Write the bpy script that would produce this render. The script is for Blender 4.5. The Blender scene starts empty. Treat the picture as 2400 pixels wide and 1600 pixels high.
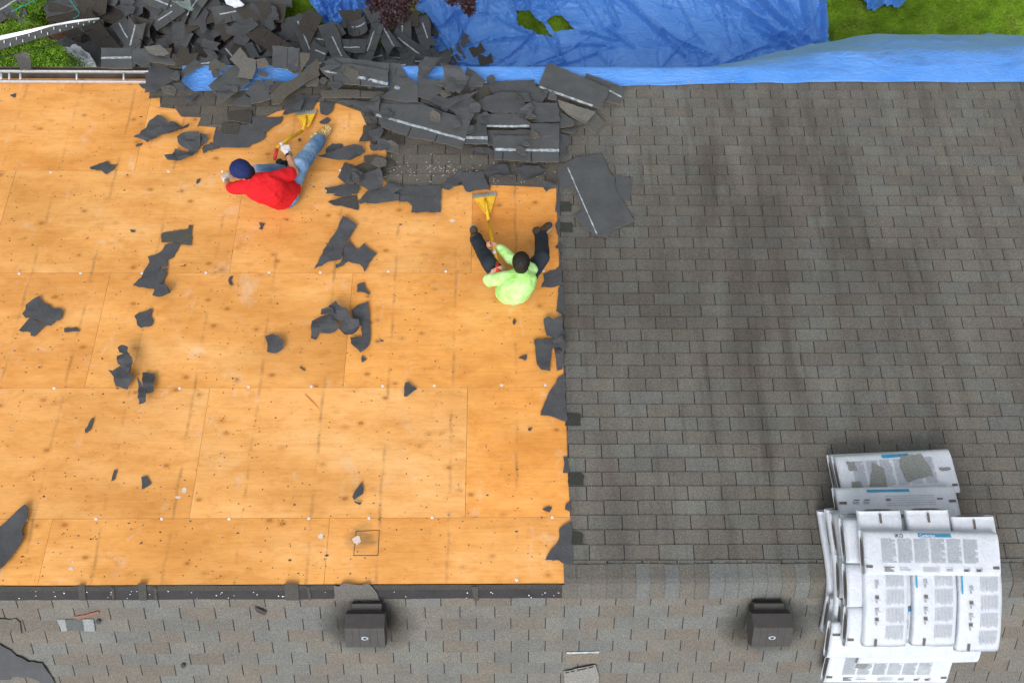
import bpy, bmesh, math, random
import numpy as np
from mathutils import Vector, Matrix, noise
from mathutils.geometry import delaunay_2d_cdt

random.seed(11)
C = bpy.context.scene.collection
S = bpy.context.scene
PI = math.pi

# ------------------------------------------------------------------ camera
ZC = 13.3
F = 1700.0
cd = bpy.data.cameras.new('camera')
cam = bpy.data.objects.new('camera', cd)
C.objects.link(cam)
cam.location = (0, 0, ZC)
cam.rotation_euler = (-0.00941, -0.01176, 0)
cd.sensor_fit = 'HORIZONTAL'
cd.sensor_width = 36.0
cd.lens = F / 2400.0 * 36.0
cd.clip_end = 500
S.camera = cam
CR = cam.rotation_euler.to_matrix()

# ------------------------------------------------------------------ light: bright overcast, softer light from below-left of the picture
SUN_EL, SUN_AZ = math.radians(58), math.radians(202)      # azimuth measured from +Y clockwise
w = bpy.data.worlds.new("World"); S.world = w
w.use_nodes = True
nt = w.node_tree; nt.nodes.clear()
out = nt.nodes.new('ShaderNodeOutputWorld'); bg = nt.nodes.new('ShaderNodeBackground')
sky = nt.nodes.new('ShaderNodeTexSky'); sky.sky_type = 'NISHITA'; sky.sun_disc = False
sky.sun_elevation = SUN_EL; sky.sun_rotation = SUN_AZ
sky.air_density = 1.0; sky.dust_density = 3.0; sky.ozone_density = 1.0
hs = nt.nodes.new('ShaderNodeHueSaturation'); hs.inputs['Saturation'].default_value = 0.22
nt.links.new(sky.outputs[0], hs.inputs['Color']); nt.links.new(hs.outputs[0], bg.inputs[0])
nt.links.new(bg.outputs[0], out.inputs[0])
bg.inputs[1].default_value = 0.15
sl = bpy.data.lights.new('sun', 'SUN'); so = bpy.data.objects.new('sun', sl); C.objects.link(so)
sl.energy = 1.15; sl.angle = math.radians(32); sl.color = (1.0, 0.97, 0.92)
sd = Vector((math.sin(SUN_AZ) * math.cos(SUN_EL), math.cos(SUN_AZ) * math.cos(SUN_EL), math.sin(SUN_EL)))
so.rotation_euler = sd.to_track_quat('Z', 'Y').to_euler(); so.location = (0, 0, 30)
S.view_settings.view_transform = 'Standard'; S.view_settings.look = 'None'
S.view_settings.exposure = 0.58; S.view_settings.gamma = 1.0

# ------------------------------------------------------------------ the roof in space
PIT = math.radians(22.5); TP = math.tan(PIT); CP = math.cos(PIT); SP = math.sin(PIT)
ZR = ZC - 6.225; YR = -2.135
S_EAVE = (2.904 - YR) / CP

def ray(px, py):
    return CR @ Vector(((px - 1200) / F, (800 - py) / F, -1.0))
def at_z(px, py, z):
    d = ray(px, py); t = (z - ZC) / d.z
    return Vector((d.x * t, d.y * t, z))
def up_at(px, py, h=0.0):
    """world point at vertical height h above the upper slope, seen at a photo pixel"""
    d = ray(px, py)                      # ZC + t*dz = ZR - TP*(t*dy - YR) + h
    t = (ZR + TP * YR + h - ZC) / (d.z + TP * d.y)
    return Vector((d.x * t, d.y * t, ZC + t * d.z))
def lo_at(px, py, h=0.0):
    d = ray(px, py)
    t = (ZR - TP * YR + h - ZC) / (d.z - TP * d.y)
    return Vector((d.x * t, d.y * t, ZC + t * d.z))
def up2(px, py):
    p = up_at(px, py); return (p.x, (p.y - YR) / CP)
def lo2(px, py):
    p = lo_at(px, py); return (p.x, (YR - p.y) / CP)
def UP(x, s, h=0.0):
    return Vector((x, YR + s * CP + h * SP, ZR - s * SP + h * CP))
def LO(x, s, h=0.0):
    return Vector((x, YR - s * CP - h * SP, ZR - s * SP + h * CP))
def roof_z(y, r=0.0):
    return ZR - TP * (math.sqrt((y - YR) ** 2 + r * r) - r * 0.6)
def K(ox, oy, sc, pts):
    return [(ox + x / sc, oy + y / sc) for x, y in pts]

# ------------------------------------------------------------------ objects
def tag(o, label=None, cat=None, group=None, kind=None):
    if label: o['label'] = label
    if cat: o['category'] = cat
    if group: o['group'] = group
    if kind: o['kind'] = kind
    return o
def empty(name, loc, label=None, cat=None, group=None):
    o = bpy.data.objects.new(name, None); C.objects.link(o); o.location = loc
    o.empty_display_size = 0.1
    return tag(o, label, cat, group)
def mesh_obj(name, verts, faces, mats, parent=None, mi=None, smooth=False, cols=None, base=True):
    vs = [Vector(v) for v in verts]
    org = Vector((0, 0, 0))
    if parent is not None:
        org = parent_world(parent)
    elif base and vs:
        a = np.array([tuple(v) for v in vs]); mn, mx = a.min(0), a.max(0)
        org = Vector(((mn[0] + mx[0]) / 2, (mn[1] + mx[1]) / 2, mn[2]))
    me = bpy.data.meshes.new(name)
    me.from_pydata([tuple(v - org) for v in vs], [], faces)
    if not isinstance(mats, (list, tuple)): mats = [mats]
    for m in mats: me.materials.append(m)
    if mi is not None: me.polygons.foreach_set('material_index', mi)
    if smooth: me.polygons.foreach_set('use_smooth', [True] * len(me.polygons))
    if cols is not None:
        ca = me.color_attributes.new('Col', 'FLOAT_COLOR', 'CORNER')
        buf = []
        for p, c in zip(me.polygons, cols):
            buf += [c[0], c[1], c[2], 1.0] * p.loop_total
        ca.data.foreach_set('color', buf)
    me.update()
    o = bpy.data.objects.new(name, me); C.objects.link(o)
    if parent is not None: o.parent = parent
    else: o.location = org
    return o
def parent_world(p):
    v = Vector(p.location)
    while p.parent is not None:
        p = p.parent; v = v + Vector(p.location)
    return v

class MB:
    """collects simple shapes into one mesh"""
    def __init__(s): s.v = []; s.f = []; s.m = []; s.c = []
    def add(s, vs, fs, m=0, c=(1, 1, 1)):
        b = len(s.v); s.v += [Vector(v) for v in vs]
        for f in fs:
            s.f.append([b + i for i in f]); s.m.append(m); s.c.append(c)
    def box(s, x0, x1, y0, y1, z0, z1, m=0, M=None, c=(1, 1, 1)):
        vs = [Vector((x, y, z)) for z in (z0, z1) for y in (y0, y1) for x in (x0, x1)]
        if M is not None: vs = [M @ v for v in vs]
        s.add(vs, [(0, 2, 3, 1), (4, 5, 7, 6), (0, 1, 5, 4), (2, 6, 7, 3), (0, 4, 6, 2), (1, 3, 7, 5)], m, c)
    def tube(s, pts, rad, n=10, m=0, cap=True):
        pts = [Vector(p) for p in pts]
        if not isinstance(rad, (list, tuple)): rad = [rad] * len(pts)
        up = Vector((0.13, 0.21, 0.97)); rings = []
        for i, p in enumerate(pts):
            d = (pts[min(i + 1, len(pts) - 1)] - pts[max(i - 1, 0)]).normalized()
            a = d.cross(up)
            if a.length < 1e-3: a = d.cross(Vector((1, 0, 0)))
            a.normalize(); b = d.cross(a)
            rings.append([p + (a * math.cos(2 * PI * k / n) + b * math.sin(2 * PI * k / n)) * rad[i] for k in range(n)])
        vs = [v for r in rings for v in r]; fs = []
        for i in range(len(pts) - 1):
            for k in range(n):
                fs.append((i * n + k, i * n + (k + 1) % n, (i + 1) * n + (k + 1) % n, (i + 1) * n + k))
        if cap:
            fs.append(tuple(range(n))[::-1]); fs.append(tuple((len(pts) - 1) * n + k for k in range(n)))
        s.add(vs, fs, m)
    def ball(s, c, r, m=0, M=None, nu=14, nv=8):
        c = Vector(c); r = Vector(r) if not isinstance(r, (int, float)) else Vector((r, r, r))
        vs = []; fs = []
        for j in range(nv + 1):
            th = PI * j / nv
            for i in range(nu):
                a = 2 * PI * i / nu
                p = Vector((math.sin(th) * math.cos(a) * r.x, math.sin(th) * math.sin(a) * r.y, math.cos(th) * r.z))
                if M is not None: p = M @ p
                vs.append(c + p)
        for j in range(nv):
            for i in range(nu):
                fs.append((j * nu + i, (j + 1) * nu + i, (j + 1) * nu + (i + 1) % nu, j * nu + (i + 1) % nu))
        s.add(vs, fs, m)
    def build(s, name, mats, parent=None, smooth=False, cols=False, base=True):
        return mesh_obj(name, s.v, s.f, mats, parent, s.m, smooth, s.c if cols else None, base)

# ------------------------------------------------------------------ materials
def new_mat(name, rough=0.8, spec=0.3):
    m = bpy.data.materials.new(name); m.use_nodes = True
    b = m.node_tree.nodes['Principled BSDF']
    b.inputs['Roughness'].default_value = rough
    b.inputs['Specular IOR Level'].default_value = spec
    return m, m.node_tree, b
def N(nt, t, **k):
    n = nt.nodes.new(t)
    for a, v in k.items(): setattr(n, a, v)
    return n
def L(nt, a, b): nt.links.new(a, b)
def pos(nt, scale=(1, 1, 1), loc=(0, 0, 0), obj=False):
    if obj:
        g = N(nt, 'ShaderNodeTexCoord').outputs['Object']
    else:
        g = N(nt, 'ShaderNodeNewGeometry').outputs['Position']
    mp = N(nt, 'ShaderNodeMapping'); mp.inputs['Scale'].default_value = scale; mp.inputs['Location'].default_value = loc
    L(nt, g, mp.inputs[0]); return mp.outputs[0]
def nz(nt, vec, scale, detail=3, rough=0.55, dist=0.0):
    n = N(nt, 'ShaderNodeTexNoise'); n.inputs['Scale'].default_value = scale
    n.inputs['Detail'].default_value = detail; n.inputs['Roughness'].default_value = rough
    n.inputs['Distortion'].default_value = dist
    L(nt, vec, n.inputs['Vector']); return n.outputs[0]
def ramp(nt, fac, stops):
    r = N(nt, 'ShaderNodeValToRGB'); e = r.color_ramp.elements
    while len(e) < len(stops): e.new(0.5)
    for i, (p, c) in enumerate(stops):
        e[i].position = p; e[i].color = (c[0], c[1], c[2], 1) if isinstance(c, tuple) else (c, c, c, 1)
    L(nt, fac, r.inputs[0]); return r.outputs[0]
def mix(nt, fac, a, b, mode='MIX'):
    m = N(nt, 'ShaderNodeMix', data_type='RGBA', blend_type=mode)
    for s, v in ((m.inputs[0], fac), (m.inputs[6], a), (m.inputs[7], b)):
        if isinstance(v, (int, float)): s.default_value = v
        elif isinstance(v, tuple): s.default_value = (v[0], v[1], v[2], 1)
        else: L(nt, v, s)
    return m.outputs[2]
def mth(nt, op, a, b=None, c=None):
    m = N(nt, 'ShaderNodeMath', operation=op)
    for i, v in enumerate((a, b, c)):
        if v is None: continue
        if isinstance(v, (int, float)): m.inputs[i].default_value = v
        else: L(nt, v, m.inputs[i])
    return m.outputs[0]
def bump(nt, b, h, strength=0.3, dist=0.01):
    n = N(nt, 'ShaderNodeBump'); n.inputs['Strength'].default_value = strength; n.inputs['Distance'].default_value = dist
    L(nt, h, n.inputs['Height']); L(nt, n.outputs[0], b.inputs['Normal'])
def plain(name, col, rough=0.7, spec=0.3, var=0.12, scale=14, metal=0.0, bmp=0.0, obj=True):
    m, nt, b = new_mat(name, rough, spec)
    n = nz(nt, pos(nt, obj=obj), scale, 4)
    lo = tuple(c * (1 - var) for c in col); hi = tuple(min(1, c * (1 + var)) for c in col)
    L(nt, ramp(nt, n, [(0.3, lo), (0.7, hi)]), b.inputs['Base Color'])
    b.inputs['Metallic'].default_value = metal
    if bmp: bump(nt, b, n, bmp, 0.01)
    return m

def shingle_mat(name, streaks=True, vent_halos=(), gain=1.0):
    m, nt, b = new_mat(name, 0.93, 0.2)
    at = N(nt, 'ShaderNodeAttribute', attribute_name='Col').outputs['Color']
    g1 = nz(nt, pos(nt), 120, 3, 0.8)
    c = mix(nt, 1.0, at, ramp(nt, g1, [(0.32, 0.62 * gain), (0.5, 0.96 * gain), (0.68, 1.5 * gain)]), 'MULTIPLY')
    g2 = nz(nt, pos(nt), 60, 3, 0.6)
    c = mix(nt, 1.0, c, ramp(nt, g2, [(0.3, 0.87), (0.7, 1.13)]), 'MULTIPLY')
    g3 = nz(nt, pos(nt, (1, 1, 1)), 3.0, 3, 0.5)
    c = mix(nt, 1.0, c, ramp(nt, g3, [(0.3, (0.9, 0.9, 0.93)), (0.7, (1.08, 1.06, 1.02))]), 'MULTIPLY')
    if streaks:
        st = nz(nt, pos(nt, (2.7, 0.30, 0.30)), 1.0, 4, 0.6, 0.5)
        c = mix(nt, 1.0, c, ramp(nt, st, [(0.34, (0.74, 0.71, 0.70)), (0.48, (0.95, 0.94, 0.93)), (0.66, (1.07, 1.08, 1.08))]), 'MULTIPLY')
        # broad weathering stains running down the slope, densest under the middle of the eave
        g_ = N(nt, 'ShaderNodeNewGeometry').outputs['Position']; sp_ = N(nt, 'ShaderNodeSeparateXYZ'); L(nt, g_, sp_.inputs[0])
        ex = mth(nt, 'DIVIDE', mth(nt, 'SUBTRACT', sp_.outputs[0], 2.4), 2.3); ey = mth(nt, 'DIVIDE', mth(nt, 'SUBTRACT', sp_.outputs[1], 0.7), 1.7)
        er = mth(nt, 'ADD', mth(nt, 'MULTIPLY', ex, ex), mth(nt, 'MULTIPLY', ey, ey))
        er = mth(nt, 'ADD', er, mth(nt, 'MULTIPLY', mth(nt, 'SUBTRACT', nz(nt, pos(nt, (1.1, .35, .35), (7, 0, 0)), 1.6, 4, .6), .5), 3.2))
        c = mix(nt, 1.0, c, ramp(nt, er, [(0.0, (0.76, 0.745, 0.73)), (0.55, (0.90, 0.89, 0.88)), (1.0, (1.03, 1.03, 1.03))]), 'MULTIPLY')
        st2 = nz(nt, pos(nt, (9.5, 0.8, 0.8), (3, 0, 0)), 1.0, 2, 0.5)
        c = mix(nt, 1.0, c, ramp(nt, st2, [(0.28, 0.80), (0.36, 1.0), (1.0, 1.0)]), 'MULTIPLY')
    for (vx, vy) in vent_halos:      # colour darkened in a ragged halo round each roof vent
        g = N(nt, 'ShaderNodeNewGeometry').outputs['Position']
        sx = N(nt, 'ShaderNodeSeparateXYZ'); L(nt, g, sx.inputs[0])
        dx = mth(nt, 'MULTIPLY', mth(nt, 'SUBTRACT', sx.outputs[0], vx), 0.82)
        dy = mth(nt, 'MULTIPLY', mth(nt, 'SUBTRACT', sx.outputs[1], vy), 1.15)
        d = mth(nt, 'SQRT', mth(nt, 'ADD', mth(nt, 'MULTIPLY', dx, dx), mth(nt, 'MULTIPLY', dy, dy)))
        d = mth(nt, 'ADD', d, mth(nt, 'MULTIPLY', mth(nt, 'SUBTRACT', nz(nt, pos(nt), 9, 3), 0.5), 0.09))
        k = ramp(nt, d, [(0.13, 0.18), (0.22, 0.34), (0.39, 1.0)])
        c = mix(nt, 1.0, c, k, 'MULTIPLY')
    L(nt, c, b.inputs['Base Color'])
    bump(nt, b, g1, 0.5, 0.004)
    return m

def felt_mat(name, col, var=0.18):
    m, nt, b = new_mat(name, 0.78, 0.3)
    n = nz(nt, pos(nt, obj=True), 5, 5, 0.65)
    c = ramp(nt, n, [(0.28, tuple(x * (1 - var) for x in col)), (0.72, tuple(x * (1 + var) for x in col))])
    dust = nz(nt, pos(nt, obj=True), 55, 4, 0.75)
    c = mix(nt, ramp(nt, dust, [(0.60, 0.0), (0.74, 0.30)]), c, (0.16, 0.16, 0.155))
    L(nt, c, b.inputs['Base Color'])
    cr = nz(nt, pos(nt, obj=True), 6, 3, .5, 1.5)
    cr = mth(nt, 'ABSOLUTE', mth(nt, 'SUBTRACT', cr, .5))
    bump(nt, b, mth(nt, 'ADD', mth(nt, 'MULTIPLY', ramp(nt, cr, [(0.0, 1.0), (0.035, 0.0)]), .6), nz(nt, pos(nt, obj=True), 30, 4)), 0.28, 0.010)
    return m

def tarp_mat():
    m, nt, b = new_mat('blue_poly_tarp', 0.36, 0.55)
    n = nz(nt, pos(nt), 1.6, 4, 0.6)
    c = ramp(nt, n, [(0.3, (0.048, 0.210, 0.60)), (0.7, (0.100, 0.282, 0.70))])
    weave = nz(nt, pos(nt, (1, 14, 1)), 22, 2)
    c = mix(nt, 1.0, c, ramp(nt, weave, [(0.3, 0.93), (0.7, 1.06)]), 'MULTIPLY')
    L(nt, c, b.inputs['Base Color']); b.inputs['Sheen Weight'].default_value = 0.12
    w1 = nz(nt, pos(nt, (0.55, 1.5, 1)), 7, 4, 0.6, 1.4)
    w2 = nz(nt, pos(nt, (1.2, 1, 1)), 21, 4, 0.6, 1.0)
    h = mth(nt, 'ADD', w1, mth(nt, 'MULTIPLY', w2, 0.18))
    bump(nt, b, h, 0.55, 0.05)
    return m

def ply_mat():
    m, nt, b = new_mat('orange_plywood', 0.72, 0.25)
    at = N(nt, 'ShaderNodeAttribute', attribute_name='Col').outputs['Color']
    rnd = N(nt, 'ShaderNodeObjectInfo').outputs['Random']
    g = N(nt, 'ShaderNodeNewGeometry').outputs['Position']
    ad = N(nt, 'ShaderNodeVectorMath', operation='ADD'); L(nt, g, ad.inputs[0])
    cx = N(nt, 'ShaderNodeCombineXYZ'); L(nt, mth(nt, 'MULTIPLY', rnd, 37.0), cx.inputs[2]); L(nt, mth(nt, 'MULTIPLY', rnd, 11.0), cx.inputs[0])
    L(nt, cx.outputs[0], ad.inputs[1]); V = ad.outputs[0]
    def mp(sc, src=V):
        q = N(nt, 'ShaderNodeMapping'); q.inputs['Scale'].default_value = sc; L(nt, src, q.inputs[0]); return q.outputs[0]
    base = ramp(nt, nz(nt, mp((0.5, 1.3, 1)), 2.2, 3, 0.6), [(0.3, (0.66, 0.302, 0.074)), (0.5, (0.74, 0.358, 0.101)), (0.72, (0.79, 0.430, 0.152))])
    c = mix(nt, 1.0, base, at, 'MULTIPLY')
    gr = nz(nt, mp((0.8, 17, 6)), 3.0, 5, 0.62, 0.8)                                   # grain runs along the sheet
    c = mix(nt, 1.0, c, ramp(nt, gr, [(0.28, (0.93, 0.89, 0.84)), (0.5, (1, 1, 1)), (0.75, (1.05, 1.06, 1.08))]), 'MULTIPLY')
    fg = nz(nt, mp((3, 60, 20)), 4.0, 3, 0.6, 0.4)
    c = mix(nt, 1.0, c, ramp(nt, fg, [(0.30, (0.90, 0.87, 0.83)), (0.55, (1.02, 1.02, 1.02))]), 'MULTIPLY')
    mo = nz(nt, mp((2.0, 4.0, 2)), 2.6, 6, 0.7, 0.5)
    c = mix(nt, 1.0, c, ramp(nt, mo, [(0.33, (0.90, 0.84, 0.76)), (0.5, (1, 1, 1)), (0.68, (1.05, 1.06, 1.12))]), 'MULTIPLY')
    # knots
    vo = N(nt, 'ShaderNodeTexVoronoi'); vo.inputs['Scale'].default_value = 6.4; vo.inputs['Randomness'].default_value = 1.0
    L(nt, mp((0.62, 1.0, 0.2)), vo.inputs['Vector'])
    gate = ramp(nt, vo.outputs['Color'], [(0.10, 0.0), (0.20, 1.0)])
    ds = mth(nt, 'ADD', vo.outputs['Distance'], mth(nt, 'MULTIPLY', mth(nt, 'SUBTRACT', nz(nt, V, 40, 2), 0.5), 0.05))
    kn = mth(nt, 'MULTIPLY', gate, ramp(nt, ds, [(0.02, 0.75), (0.080, 0.85), (0.115, 0.30), (0.24, 0.0)]))
    c = mix(nt, kn, c, (0.36, 0.140, 0.028))
    # grey weathered scuffs and pale scrapes
    sc = nz(nt, mp((1.3, 1.0, 1)), 2.4, 6, 0.72, 0.6)
    c = mix(nt, ramp(nt, sc, [(0.58, 0.0), (0.72, 0.42)]), c, (0.72, 0.58, 0.46))
    sp = nz(nt, mp((7, 26, 10)), 1.5, 4, 0.8)
    c = mix(nt, ramp(nt, sp, [(0.70, 0.0), (0.76, 0.5)]), c, (0.86, 0.66, 0.40))
    dk = nz(nt, mp((0.7, 1.4, 1)), 0.9, 3, 0.6)
    c = mix(nt, 1.0, c, ramp(nt, dk, [(0.32, (0.85, 0.81, 0.72)), (0.6, (1.03, 1.03, 1.03))]), 'MULTIPLY')
    # dark stains where the rafters run underneath
    sx = N(nt, 'ShaderNodeSeparateXYZ'); L(nt, g, sx.inputs[0])
    wob = mth(nt, 'MULTIPLY', mth(nt, 'SUBTRACT', nz(nt, mp((1, 1.6, 1), g), 2.0, 2), 0.5), 0.05)
    fr = mth(nt, 'FRACT', mth(nt, 'DIVIDE', mth(nt, 'ADD', mth(nt, 'ADD', sx.outputs[0], wob), 20.31), 0.61))
    near = mth(nt, 'ABSOLUTE', mth(nt, 'SUBTRACT', fr, 0.5))
    line = ramp(nt, near, [(0.006, 1.0), (0.036, 0.0)])
    seg = ramp(nt, nz(nt, mp((1.5, 2.6, 2.6), g), 1.0, 4, 0.75), [(0.45, 0.0), (0.62, 0.46)])
    c = mix(nt, mth(nt, 'MULTIPLY', line, seg), c, (0.17, 0.10, 0.05))
    # nail holes of the old roofing, in rows
    v2 = N(nt, 'ShaderNodeTexVoronoi'); v2.inputs['Scale'].default_value = 1.0; v2.inputs['Randomness'].default_value = 0.55
    L(nt, mp((9.0, 8.5, 0.01), g), v2.inputs['Vector'])
    g2 = ramp(nt, v2.outputs['Color'], [(0.35, 0.0), (0.36, 1.0)])
    nh = mth(nt, 'MULTIPLY', g2, ramp(nt, v2.outputs['Distance'], [(0.040, 0.9), (0.075, 0.0)]))
    c = mix(nt, nh, c, (0.07, 0.035, 0.015))
    HV = up_at(848, 1262, 0)
    dx = mth(nt, 'SUBTRACT', sx.outputs[0], HV.x); dy = mth(nt, 'MULTIPLY', mth(nt, 'SUBTRACT', sx.outputs[1], HV.y), 1.3)
    dd = mth(nt, 'SQRT', mth(nt, 'ADD', mth(nt, 'MULTIPLY', dx, dx), mth(nt, 'MULTIPLY', dy, dy)))
    dd = mth(nt, 'ADD', dd, mth(nt, 'MULTIPLY', mth(nt, 'SUBTRACT', nz(nt, mp((1, 3, 1), g), 7, 4, .7), 0.5), 0.30))
    c = mix(nt, ramp(nt, dd, [(0.04, 0.62), (0.17, 0.0)]), c, (0.16, 0.105, 0.045))
    L(nt, c, b.inputs['Base Color'])
    bump(nt, b, mth(nt, 'SUBTRACT', gr, nh), 0.15, 0.004)
    return m

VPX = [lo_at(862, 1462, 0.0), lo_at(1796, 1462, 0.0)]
M = {}
M['shingle'] = shingle_mat('asphalt_shingle')
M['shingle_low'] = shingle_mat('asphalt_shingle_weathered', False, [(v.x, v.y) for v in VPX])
M['scrap_gran'] = shingle_mat('old_shingle_granules', False, (), 0.9)
M['ply'] = ply_mat()
M['felt'] = felt_mat('roofing_felt', (0.063, 0.066, 0.072), 0.2)
M['back'] = felt_mat('shingle_backing', (0.070, 0.074, 0.077), 0.2)
M['dark'] = felt_mat('dark_felt', (0.030, 0.028, 0.030), 0.25)
M['edge'] = plain('fibre_edge', (0.20, 0.16, 0.11), 0.9, 0.1)
M['tape'] = plain('release_tape', (0.33, 0.37, 0.40), 0.4, 0.5, 0.55, 20)
M['tarp'] = tarp_mat()
M['deck'] = plain('old_deck_boards', (0.06, 0.045, 0.032), 0.9, 0.1, 0.3)
M['siding'] = plain('cream_siding', (0.55, 0.52, 0.45), 0.6, 0.3, 0.05)
M['gutter'] = plain('brown_gutter', (0.085, 0.072, 0.058), 0.5, 0.4, 0.3, 9)
M['glass'] = plain('window_glass', (0.04, 0.05, 0.06), 0.08, 0.6, 0.1)
M['alu'] = plain('aluminium', (0.50, 0.51, 0.53), 0.42, 0.5, 0.14, 20, 0.25)
M['white'] = plain('white_plastic', (0.74, 0.77, 0.84), 0.5, 0.4, 0.05)
M['black'] = plain('black_rubber', (0.012, 0.012, 0.013), 0.6, 0.3)
M['teal'] = plain('teal_cord', (0.02, 0.30, 0.26), 0.6, 0.3)
M['vent'] = plain('dark_vent_metal', (0.050, 0.047, 0.045), 0.62, 0.3, 0.14, 22)
M['silver'] = plain('silver_sheet', (0.50, 0.53, 0.55), 0.32, 0.6, 0.12, 6, 0.3)
M['bark'] = plain('bark', (0.10, 0.07, 0.05), 0.9, 0.1, 0.3)
# ------------------------------------------------------------------ torn sheets (felt, shingles, tarp patches)
def jag(poly, step, amp, rng):
    outp = []
    n = len(poly)
    for i in range(n):
        a = Vector(poly[i]); b = Vector(poly[(i + 1) % n]); d = b - a; l = d.length
        k = max(1, int(l / step)); nrm = Vector((-d.y, d.x)) / max(l, 1e-6)
        outp.append(a)
        for j in range(1, k):
            outp.append(a + d * (j / k) + nrm * rng.gauss(0, amp))
    return outp
def inside(p, poly):
    x, y = p; c = False; n = len(poly); j = n - 1
    for i in range(n):
        xi, yi = poly[i]; xj, yj = poly[j]
        if (yi > y) != (yj > y) and x < (xj - xi) * (y - yi) / (yj - yi) + xi: c = not c
        j = i
    return c
def tri_sheet(poly, grid, rng, holes=()):
    """triangulate a flat outline with inner points; returns verts2d, tris"""
    xs = [p[0] for p in poly]; ys = [p[1] for p in poly]
    pts = [Vector((p[0], p[1])) for p in poly]; nb = len(pts)
    edges = [(i, (i + 1) % nb) for i in range(nb)]
    for h in holes:
        s0 = len(pts); pts += [Vector(q) for q in h]
        edges += [(s0 + i, s0 + (i + 1) % len(h)) for i in range(len(h))]
    y = min(ys) + grid / 2; row = 0
    while y < max(ys):
        x = min(xs) + (grid / 2 if row % 2 else grid)
        while x < max(xs):
            q = (x + rng.uniform(-.2, .2) * grid, y + rng.uniform(-.2, .2) * grid)
            if inside(q, poly) and not any(inside(q, h) for h in holes): pts.append(Vector(q))
            x += grid
        y += grid * 0.87; row += 1
    v, e, f, _, _, _ = delaunay_2d_cdt(pts, edges, [], 1, 1e-5)
    if holes:
        f = [t for t in f if not any(inside((sum(v[i].x for i in t) / 3, sum(v[i].y for i in t) / 3), h) for h in holes)]
    return [tuple(p) for p in v], [list(t) for t in f]
def solid(v2, tris, fn, thick, m_top, m_bot, m_edge):
    """fn(x,y,t) -> world point, t = offset above the sheet's underside"""
    n = len(v2)
    top = [fn(x, y, thick) for x, y in v2]; bot = [fn(x, y, 0.0) for x, y in v2]
    # winding: make triangles face up
    ts = []
    for t in tris:
        a, b, c = (v2[i] for i in t[:3])
        ar = (b[0] - a[0]) * (c[1] - a[1]) - (b[1] - a[1]) * (c[0] - a[0])
        ts.append(list(t) if ar > 0 else list(t)[::-1])
    cnt = {}
    for t in ts:
        for i in range(len(t)):
            e = (t[i], t[(i + 1) % len(t)]); cnt[e] = 1
    faces = [t for t in ts] + [[i + n for i in t[::-1]] for t in ts]
    mi = [m_top] * len(ts) + [m_bot] * len(ts)
    for (a, b) in list(cnt):
        if (b, a) not in cnt:
            faces.append([a, a + n, b + n, b]); mi.append(m_edge)
    return top + bot, faces, mi

def roll(x, y, curls):
    """curls: list of (ox, oy, dir angle, radius); material past the line (ox,oy) in direction rolls up"""
    h = 0.0
    for (ox, oy, ang, r) in curls:
        dx, dy = math.cos(ang), math.sin(ang)
        t = (x - ox) * dx + (y - oy) * dy
        if t > 0:
            a = t / r
            if a > 5.0: a = 5.0
            nt_ = r * math.sin(a); x += dx * (nt_ - t); y += dy * (nt_ - t); h += r * (1 - math.cos(a))
    return x, y, h

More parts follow.
